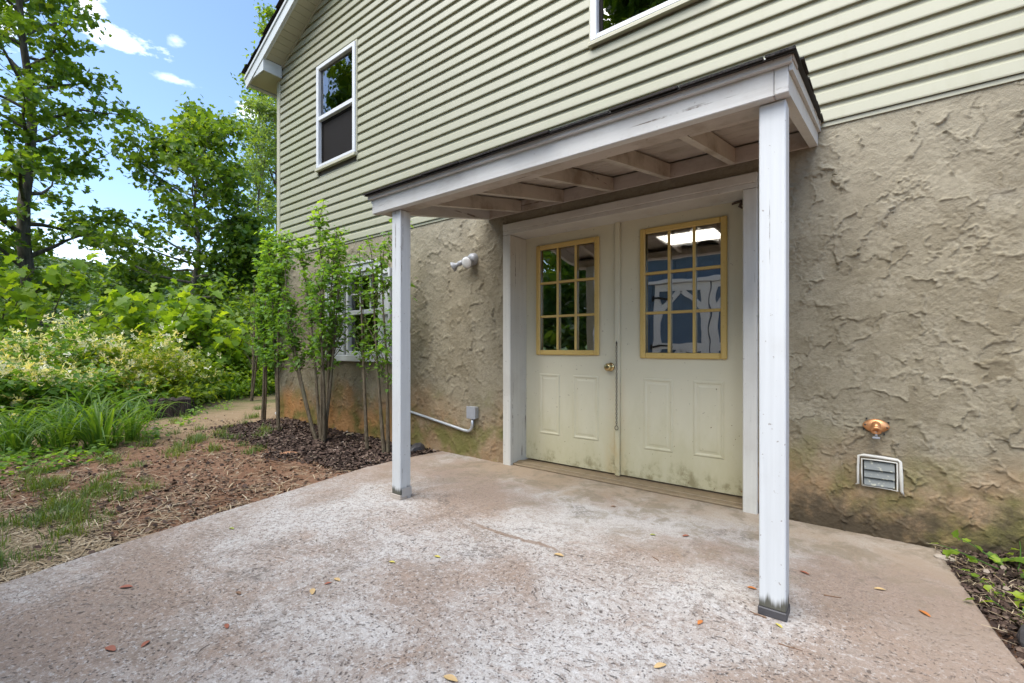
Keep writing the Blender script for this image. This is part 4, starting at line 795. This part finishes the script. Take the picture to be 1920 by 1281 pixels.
# ---- tall shrubs against the house wall
def wall_shrub(label, base, stems, nleaf, seed, nparts=150, zlo=.75, lsize=.062, fill=1.0):
    r = np.random.default_rng(seed); base = Vector(base); base.z = float(gz(base.x, base.y)); t = thing('wall_shrub', label, 'shrub', base, 'tall shrubs along the house wall'); P = []
    for (dx, dy, tx, ty, H) in stems:
        mb = MB(); n = 9; pts = []; w1, w2 = r.uniform(0, 6.28, 2)
        for i in range(n+1):
            f = i/n; g = f**.8; pts.append(Vector((dx+(tx-dx)*g+.03*math.sin(5*f+w1)*f, dy+(ty-dy)*g+.03*math.sin(4*f+w2)*f, -.08+(H+.08)*f)))
        mb.tube(pts, [.0215*(1-.85*i/n) for i in range(n+1)], 7, False); o = mb.build('stem', M['stem'], t); tw = MB()
        for m in range(int(25*fill*H/2)):
            f = r.uniform(zlo/H, .98); k = min(n-1, int(f*n)); s = pts[k].lerp(pts[k+1], f*n-k); a = r.uniform(0, 6.28); L = r.uniform(.14, .52)*(1.1-.6*f); d = Vector((math.cos(a)*.85, math.sin(a)*.5, .9)); p2, ra, _ = limb(s, d, L, .005, .0018, 3, r, .25, .3); tw.tube(p2, ra, 4, False)
            P += [p2[1], p2[2], p2[3], p2[2].lerp(p2[3], .5)]
        P += [pts[-1], pts[-2].lerp(pts[-1], .6), pts[-1]+Vector((0, 0, .04))]
        tw.build('twigs', M['stem'], o)
    P = np.array([p[:] for p in P]); k = P[r.integers(0, len(P), nleaf)]; pos = k+r.normal(0, .026, k.shape); keep = pos[:, 1]+base.y < -.06; pos = pos[keep]; n = len(pos)
    hi = (pos[:, 2]-zlo)/(2.4-zlo); rnd = np.clip(.55*r.random(n)+.45*hi**2, 0, 1); foliage(t, 'wallshrub', LEAF_H, pos, frames(n, r, .5, .2), lsize*r.uniform(.55, 1.3, n), rnd, M['leaf_shrub'], nparts)
wall_shrub('many stemmed shrub fanning out from one base in front of the shuttered window', on_ground(603, 828),
           [(-.03, 0, -.88, -.05, 1.95), (-.02, .02, -.45, .05, 2.2), (0, 0, -.02, .0, 2.52), (.02, 0, .22, .05, 2.25), (.03, -.02, .36, .02, 1.85), (-.02, -.02, -.66, -.12, 2.1), (.0, .03, .10, .12, 2.3), (.05, .0, .30, -.15, 1.75)], 3300, 401, 190)
wall_shrub('three slim stems of a shrub between the shuttered window and the left post', on_ground(690, 842), [(0, 0, -.16, .0, 2.08), (.28, .0, .03, .02, 2.0), (.43, -.02, .47, .03, 2.2), (.30, .02, .16, .08, 1.95)], 1300, 402, 140, .7, .058, .85)
wall_shrub('slim two stemmed shrub in front of the house corner', on_ground(524, 812), [(0, 0, -.25, .0, 2.25), (-.06, .02, .08, -.05, 2.3)], 1700, 403, 120, .7, .065)
wall_shrub('single stemmed shrub just beyond the house corner', on_ground(491, 792), [(0, 0, .12, .05, 2.5), (0, .03, -.25, .2, 2.1)], 1600, 404, 100, .7, .07)
wall_shrub('leafy shrub left of the house corner beside the path', at(470, 8.6), [(0, 0, .12, .05, 2.3), (.05, 0, -.25, .2, 2.0), (0, 0, .3, .1, 1.9)], 1300, 405, 60, .5, .08)
# side shoot seen to the right of the left post
# ---- stump
st = thing('tree_stump', 'dark rotting tree stump at the edge of the thicket', 'stump', at(318, 6.75)); r = np.random.default_rng(5); vs = []; n = 30; lev = [(-.05, 1.15), (.07, 1.02), (.18, .98), (.265, .97)]
rad = .27*(1+.07*r.normal(0, 1, n)); hz = r.normal(0, .012, n)
for z, s in lev: vs += [(math.cos(2*math.pi*i/n)*rad[i]*s, math.sin(2*math.pi*i/n)*rad[i]*s, z+(hz[i] if z > .2 else 0)) for i in range(n)]
vs.append((0, 0, .22)); MB().add(vs, [(k*n+i, k*n+(i+1) % n, k*n+n+(i+1) % n, k*n+n+i) for k in range(3) for i in range(n)]+[(3*n+i, 3*n+(i+1) % n, 4*n) for i in range(n)]).build('wood', M['stump'], st)
mb = MB()
for i in range(40):
    a = r.uniform(0, 6.28); q = .272*r.uniform(.98, 1.06); z1 = r.uniform(.1, .27); mb.prism([(math.cos(a)*q*1.1, math.sin(a)*q*1.1, -.03), (math.cos(a+.07)*q*1.1, math.sin(a+.07)*q*1.1, -.03), (math.cos(a+.05)*q, math.sin(a+.05)*q, z1)], (math.cos(a)*.014, math.sin(a)*.014, 0))
mb.build('bark_slabs', M['stump'], st)
# ---- grass, weeds and ground cover (nobody could count them)
def scatter(n, r, fn):
    out = []
    while len(out) < n:
        px, py = r.uniform(-60, 900, 4000), r.uniform(690, 1120, 4000); p = fn(px, py, r)
        for a, b in zip(px[p], py[p]): out.append(on_ground(a, b)[:2])
    return np.array(out[:n])
def with_z(xy, dz=0): return np.concatenate([xy, (gz(xy[:, 0], xy[:, 1])+dz)[:, None]], 1)
r = np.random.default_rng(77)
def edge_y(px): return np.interp(px, [-60, 0, 290, 500, 680, 810, 900], [1110, 1095, 1000, 935, 878, 850, 845])
GT = (np.array([(-.03, 0, 0), (.03, 0, 0), (.02, .55, .0), (0, 1, -.25), (-.02, .55, 0)]), [(0, 1, 2), (0, 2, 4), (4, 2, 3)])
def tufts(n, per, fn, hmin, hmax, spread, seed):
    rr = np.random.default_rng(seed); c = scatter(n, rr, fn); k = np.repeat(c, per, 0); xy = k+rr.normal(0, spread, k.shape); h = np.repeat(rr.uniform(hmin, hmax, n), per)*rr.uniform(.5, 1.2, n*per)
    yaw = rr.uniform(0, 6.28, n*per); p = np.clip(rr.normal(R(62), R(20), n*per), .2, 1.5); Y = np.stack([np.cos(yaw)*np.cos(p), np.sin(yaw)*np.cos(p), np.sin(p)], 1); X = np.stack([np.sin(yaw), -np.cos(yaw), 0*yaw], 1)
    return with_z(xy, -.004), (X, Y, np.cross(X, Y)), h, np.clip(np.repeat(rr.random(n), per)*.6+.4*rr.random(n*per), 0, 1)
def grass_ok(px, py, r):                # sparse tufts at the left, thicker along the path
    e = edge_y(px)-py; a = (px < 330) & (py > 850) & (e > 25) & (r.random(len(px)) < .55*np.clip((360-px)/300, 0, 1)*(vnoise(px*.018, py*.03, 2) > .45)); b = (px > 200) & (px < 520) & (py > 765) & (py < 850) & (r.random(len(px)) < .6*(vnoise(px*.02, py*.05, 6) > .40)); return a | b
pos, fr, h, rn = tufts(120, 75, grass_ok, .05, .115, .038, 5)
stuff(tag(link(bpy.data.objects.new('grass', cloud_mesh('grass', GT, pos, fr, h, rn, M['grass']))), 'thin grass tufts on the bare red soil', 'grass'))
def weed_ok(px, py, r):
    b = np.interp(px, [-60, 0, 120, 260, 330, 430, 520], [905, 900, 880, 850, 810, 775, 762]); return (py < b) & (py > b-60) & (px < 520) & (r.random(len(px)) < .5*(vnoise(px*.03, py*.06, 4) > .4))
xy = scatter(420, r, weed_ok); pos = np.repeat(with_z(xy), 4, 0); n = len(pos); pos = pos+r.normal(0, .03, pos.shape)*np.array([1, 1, 0]); pos[:, 2] += np.abs(r.normal(.05, .04, n))
stuff(tag(link(bpy.data.objects.new('ground_cover', cloud_mesh('ground_cover', LEAF_O, pos, frames(n, r, .4, .1),   .055*r.uniform(.5, 1.3, n), r.random(n), M['leaf_shrub']))), 'low leafy ground cover along the foot of the thicket', 'ground cover'))
# ---- leaf litter, straw
FL = (np.array([(-.4, -.5, .05), (.35, -.5, 0), (.5, .3, .12), (.05, .6, .02), (-.5, .2, .16)]), [(0, 1, 2), (0, 2, 4), (4, 2, 3)])
def mulch_ok(px, py, r):
    x = np.array([on_ground(a, b)[0] for a, b in zip(px, py)]); y = np.array([on_ground(a, b)[1] for a, b in zip(px, py)])
    dens = .006+.99*sstep(-1.15, -.75, y+.5*(vnoise(x*2.2, y*2.2, 12)-.5))*(x > -6.4)*(vnoise(x*9, y*9, 5)*.6+.5); return (edge_y(px)-py > 3) & (y < -.02) & (px > 40) & (r.random(len(px)) < dens) & (py > 785) & ((x < -3.3) | (y < -.6))
xy = scatter(16000, r, mulch_ok); pos = with_z(xy, .006); n = len(pos); pos[:, 2] += np.abs(r.normal(0, .010, n)); 
stuff(tag(link(bpy.data.objects.new('leaf_litter', cloud_mesh('leaf_litter', FL, pos, frames(n, r, .45, 0), .021*r.uniform(.4, 1.7, n), r.random(n)**1.3, M['mulch']))), 'dark leaf mulch under the shrubs by the wall', 'leaf litter'))
xy = scatter(15000, r, lambda px, py, r: (edge_y(px)-py > 2) & (py > 790) & (px < 740) & (r.random(len(px)) < .25+.6*(vnoise(px*.03, py*.05, 9) > .5))); xy = xy[(xy[:, 1] < -.02)]; pos = with_z(xy, .003); n = len(pos)
stuff(tag(link(bpy.data.objects.new('soil_crumbs', cloud_mesh('soil_crumbs', FL, pos, frames(n, r, .5, 0), .012*r.uniform(.4, 1.9, n), r.random(n), M['crumb']))), 'small crumbs of bark and dry leaf on the bare soil', 'litter'))
SW = (np.array([(-.018, -.5, 0), (.018, -.5, 0), (.022, 0, .03), (.01, .5, 0), (-.01, .5, 0), (-.022, 0, .03)]), [(0, 1, 2), (0, 2, 5), (5, 2, 3), (5, 3, 4)])
def straw_ok(px, py, r):
    e = edge_y(px)-py; hot = np.exp(-((px-60)/130)**2-((py-1025)/38)**2); return (e > 4) & (py > 768) & (px < 760) & (r.random(len(px)) < .055+.9*hot)
xy = scatter(5200, r, straw_ok); pos = with_z(xy, .008); n = len(pos); pos[:, 2] += np.abs(r.normal(0, .006, n))
stuff(tag(link(bpy.data.objects.new('dry_straw', cloud_mesh('dry_straw', SW, pos, frames(n, r, .12, 0), .09*r.uniform(.4, 1.7, n), r.random(n), M['straw']))), 'dry straw and grass stems strewn over the soil', 'straw'))
# soil heap with litter and weeds at the right end of the slab
n = 6500; xy = np.stack([.27+np.abs(r.normal(0, .28, n)), -np.abs(r.normal(0, .55, n))-.02], 1); xy = xy[xy[:, 0] > .27+.12*np.clip(-xy[:, 1], 0, 2)]; n = len(xy); pos = with_z(xy, .006); pos[:, 2] += np.abs(r.normal(0, .016, n))
stuff(tag(link(bpy.data.objects.new('leaf_litter', cloud_mesh('leaf_litter', FL, pos, frames(n, r, .6, 0), .0115*r.uniform(.4, 2.0, n), r.random(n)**1.2, M['mulch']))), 'dark leaf litter heaped at the wall beyond the right slab edge', 'leaf litter'))
n = 420; xy = np.stack([.26+np.abs(r.normal(0, .22, n)), -np.abs(r.normal(.2, .5, n))-.02], 1); xy[:, 0] += .12*np.clip(-xy[:, 1], 0, 2); pos = with_z(xy, .016); pos[:, 2] = np.maximum(pos[:, 2], .012); pos[:, 2] += np.abs(r.normal(0, .012, n))
stuff(tag(link(bpy.data.objects.new('dry_straw', cloud_mesh('dry_straw', SW, pos, frames(n, r, .15, 0), .045*r.uniform(.4, 1.7, n), r.random(n), M['straw']))), 'straw bits at the right end of the slab', 'straw'))
def weed(label, base, n, h, seed, lsize):
    r = np.random.default_rng(seed); base = Vector(base); base.z = float(gz(base.x, base.y)); t = thing('weed', label, 'weed', base, 'weeds at the right end of the slab'); mb = MB(); P = []
    for i in range(6):
        a = r.uniform(0, 6.28); pts, rad, _ = limb((0, 0, -.01), (math.cos(a)*.8, math.sin(a)*.8, .8), h*r.uniform(.7, 1.3), .004, .0015, 5, r, .3, -.2); mb.tube(pts, rad, 5, False); P += pts[2:]
    mb.build('stems', M['leaf_shrub'], t); P = np.array([p[:] for p in P]); k = P[r.integers(0, len(P), n)]; pos = k+r.normal(0, .02, k.shape); pos[:, 2] = np.maximum(pos[:, 2], .015); pos[:, 1] = np.minimum(pos[:, 1], -.03-base.y)
    foliage(t, 'weed', LEAF_H, pos, frames(n, r, .45, .2), lsize*r.uniform(.6, 1.3, n), r.random(n), M['leaf_bright'], n)
for lab, x, y, n, h, ls in [('leafy green weed growing against the wall at the right edge of the photo', .515, -.20, 46, .24, .055), ('bright weed in the leaf litter beside the mortar chip', .475, -.44, 40, .15, .045), ('low weed in front of the dark round stone', .445, -.64, 34, .11, .04), ('tiny weed at the slab edge by the leaf litter', .40, -.33, 12, .06, .03)]:
    weed(lab, (x, y, 0), n, h, int(900+x*100), ls)
# ---- stones
def rock(name, label, p, s, mat, seed, cat='stone', flat=.5):
    r = np.random.default_rng(seed); bm = bmesh.new(); bmesh.ops.create_icosphere(bm, subdivisions=2, radius=1)
    for v in bm.verts:
        c = np.array(v.co); k = 1+.28*(float(fbm(c[0]*1.7+seed, c[1]*1.7+c[2], seed))-.5)*2; v.co = Vector((c[0]*s[0]*k, c[1]*s[1]*k, c[2]*s[2]*k))
    o = MB().bm(bm).build(name, M[mat]); o.location = (p[0], p[1], p[2]+s[2]*flat); o.rotation_euler.z = seed; return tag(o, label, cat)
p = on_ground(690, 866); rock('stone', 'flat white stone in the mulch left of the left post', (p.x, p.y, float(gz(p.x, p.y))), (.055, .035, .014), 'rock_white', 3)
p = on_ground(541, 851); rock('stone', 'flat reddish stone in the soil left of the shrubs', (p.x, p.y, float(gz(p.x, p.y))), (.10, .04, .02), 'rock_red', 4)
p = on_ground(657, 818); rock('stone', 'tan stone under the shuttered window', (p.x, p.y, float(gz(p.x, p.y))), (.07, .05, .025), 'rock_tan', 5)
p = on_ground(772, 836); rock('stone', 'dark lump of earth at the wall where the slab begins', (-3.55, -.11, float(gz(-3.55, -.11))), (.10, .07, .06), 'rock_dark', 8)
rock('mortar_chip', 'pale mortar chip lying at the right end of the slab', (.29, -.14, .0), (.045, .026, .010), 'chip', 6, 'chip', .6)
rock('stone', 'dark round stone at the lower right edge of the photo', (.475, -.83, float(gz(.475, -.83))), (.075, .07, .065), 'rock_dark', 7)
rock('stone', 'smaller dark stone below the dark round stone', (.475, -1.0, float(gz(.475, -1.0))), (.05, .05, .035), 'rock_dark', 9)
# ---- fallen leaves and twigs on the slab
def fallen(px, py, size, mat, label, rot, curl=.5, kind='fallen_leaf'):
    p = on_ground(px, py, .003); n = 6; vs = []
    for i in range(n+1):
        f = i/n; w = .22*math.sin(math.pi*min(.96, f*.92+.06))**.8; z = .10*math.sin(f*3.1)*curl
        vs += [((f-.5), -w, z+curl*.28*w*1.4), ((f-.5), 0, z), ((f-.5), w, z+curl*.45*w*1.4)]
    fs = [(3*k+j, 3*k+3+j, 3*k+4+j, 3*k+1+j) for k in range(n) for j in (0, 1)]; o = MB().add([(a*size, b*size, c*size) for a, b, c in vs], fs, True).build(kind, M[mat]); o.location = p; o.rotation_euler.z = rot; tag(o, label, 'leaf' if kind == 'fallen_leaf' else 'twig', 'bits fallen on the slab')
for q in [(845, 1273, .05, 'fall_tan', 'tan leaf at the bottom edge of the photo, left of centre', .2), (1238, 1249, .045, 'fall_tan', 'tan leaf on the slab at the bottom, below the right door', 1.0), (1048, 1041, .05, 'fall_tan', 'tan leaf beside the long brown smear', .1), (586, 1109, .05, 'fall_tan', 'broad tan leaf on the slab left of centre', 2.6),
          (632, 1087, .04, 'fall_tan', 'small tan leaf next to the broad tan leaf', .1), (207, 1217, .05, 'fall_red', 'red brown leaf near the lower left corner of the slab', .3), (273, 1207, .035, 'fall_red', 'small curled red leaf right of the red brown leaf', 2.2), (236, 1101, .05, 'fall_red', 'thin red brown leaf near the left slab edge', .8),
          (447, 1112, .035, 'fall_brown', 'brown leaf between the thin red leaf and the broad tan leaf', .1), (1313, 1167, .035, 'fall_orange', 'bright orange leaf left of the right post', 1.4), (1410, 1103, .035, 'fall_orange', 'orange leaf against the left side of the right post', .1), (1508, 1074, .04, 'fall_red', 'curled rust leaf right of the right post', 2.8),
          (1733, 1150, .045, 'fall_orange', 'orange leaf on the slab at the lower right', 2.3), (1460, 1173, .03, 'fall_yellow', 'yellow green leaf at the foot of the right post', 2.5), (1224, 1003, .03, 'fall_green', 'small green leaf in front of the right door', .4), (1286, 1005, .04, 'fall_red', 'reddish leaf right of the small green leaf', .9),
          (735, 1054, .032, 'fall_yellow', 'small yellow leaf in front of the left post', .4), (820, 1044, .035, 'fall_yellow', 'yellow leaf right of the small yellow leaf', .2), (615, 1094, .03, 'fall_red', 'dark red curl between the two tan leaves', 1.2), (434, 991, .035, 'fall_green', 'green leaf near the soil edge of the slab', .3),
          (425, 1174, .035, 'fall_red', 'red leaf below the brown leaf on the lower left slab', 2.9), (1055, 876, .04, 'fall_tan', 'pale leaf on the door sill of the left door', 1.2), (1150, 950, .035, 'fall_brown', 'brown leaf before the door sill', .5), (1650, 1105, .04, 'fall_tan', 'pale leaf right of the right post', .3)]: fallen(*q)
def twig(p, L, a, rad, label, seed):
    r = np.random.default_rng(seed); pts = [Vector((0, 0, 0))]; d = Vector((math.cos(a), math.sin(a), 0))
    for i in range(6): d = (d+Vector((*r.normal(0, .12, 2), 0))).normalized(); pts.append(pts[-1]+d*L/6)
    mid = pts[3].copy(); b = [mid, mid+(d+Vector((-d.y, d.x, 0))*.8).normalized()*L*.22]
    mb = MB().tube(pts, [rad*(1-.5*i/6) for i in range(7)], 5); mb.tube(b, [rad*.6, rad*.3], 5); me_attr = mb.build('twig', M['fall_brown']); me_attr.location = (p[0], p[1], p[2]+rad); tag(me_attr, label, 'twig', 'twigs on the ground')
for (px, py, L, a, rad, lab, sd_) in [(1545, 1117, .06, .3, .0028, 'short dark twig on the slab right of the right post', 1), (1460, 1208, .07, .3, .002, 'thin twig on the slab below the right post', 2), (1437, 1160, .06, 2.7, .003, 'reddish twig against the foot of the right post', 3), (1235, 1052, .05, 2.6, .002, 'thin dark twig in the middle of the slab', 4)]: twig(on_ground(px, py, 0.0), L, a, rad, lab, sd_)
for (px, py, L, a, rad, lab, sd_) in [(570, 908, .75, .35, .006, 'long thin stick along the soil edge of the slab', 5), (360, 945, .25, 1.0, .006, 'broken stick on the bare soil', 6), (215, 1000, .3, .7, .005, 'stick near the straw at the left', 7), (140, 985, .22, .6, .007, 'short stick among the grass tufts', 8), (500, 862, .9, .1, .005, 'long pale stick lying across the mulch', 9)]:
    p = on_ground(px, py); twig((p.x, p.y, float(gz(p.x, p.y))+.008), L, a, rad, lab, sd_)
# ---- trees behind the camera, mirrored in the glass and shading as the garden does
src = tree('garden_tree', 'leafy tree across the yard mirrored in the upper left window', (-14.8, -7.6, 0), 13.5, .2, 3.6, 2.2, 34, None, 'leaf_tree', 81, (.1, 0), 18, .27, shape=.5, spread=.26, tmpl=LEAF_D)
def copy_tree(o, loc, rot, sc, label):
    c = o.copy(); COL.objects.link(c); c.location = loc; c.rotation_euler.z = rot; c.scale = (sc, sc, sc); c['label'] = label
    for ch_ in list(o.children): k = ch_.copy(); COL.objects.link(k); k.parent = c
    return c
for loc, rot, sc, lab in [((-10.0, -14, 0), 1.0, .9, 'tree across the yard mirrored in the left pane row of the left door'), ((-6.2, -12.6, 0), 3.3, 1.1, 'tree across the yard mirrored in the upper right window'), ((-19.5, -9.5, 0), 4.2, .7, 'tree beyond the path mirrored in the shuttered window')]:
    copy_tree(src, Vector((loc[0], loc[1], float(gz(loc[0], loc[1])))), rot, sc, lab)
bush('garden_bush', 'tall green bush across the yard mirrored in the left door', 'bush', (-7.6, -9.8, 0), 2.6, 5.0, 5200, .30, 'leaf_dark', 83, LEAF_D, 0, 0, 8)
bush('garden_bush', 'green bush beside the blue shed mirrored in the left door', 'bush', (-5.4, -8.6, 0), 1.6, 4.2, 3800, .26, 'leaf_dark', 84, LEAF_D, 0, 0, 8)
# ---- wooded hillside across the valley
r = np.random.default_rng(88); C = []
while len(C) < 1900:
    px = r.uniform(-250, 620); d = r.uniform(120, 330); p = at(px, d); C.append((p.x, p.y, float(gz(p.x, p.y))))
C = np.array(C); k = 46; n = len(C)*k; cs_ = r.uniform(2.6, 4.6, len(C)); dirs = r.normal(0, 1, (n, 3)); dirs /= np.linalg.norm(dirs, axis=1)[:, None]; dirs[:, 2] = np.abs(dirs[:, 2])*1.1-.15
pos = np.repeat(C, k, 0)+dirs*np.repeat(cs_, k)[:, None]*r.uniform(.8, 1.05, n)[:, None]+np.array([0, 0, 3.5]); rn = np.clip(np.repeat(r.random(len(C)), k)*.7+.3*r.random(n), 0, 1)
stuff(tag(link(bpy.data.objects.new('hillside_wood', cloud_mesh('hillside_wood', LEAF_D, pos, frames(n, r, .6, .2), 2.0*r.uniform(.6, 1.3, n), rn, M['far_leaf']))), 'distant wooded hillside across the valley', 'wood'))
bpy.context.view_layer.update()
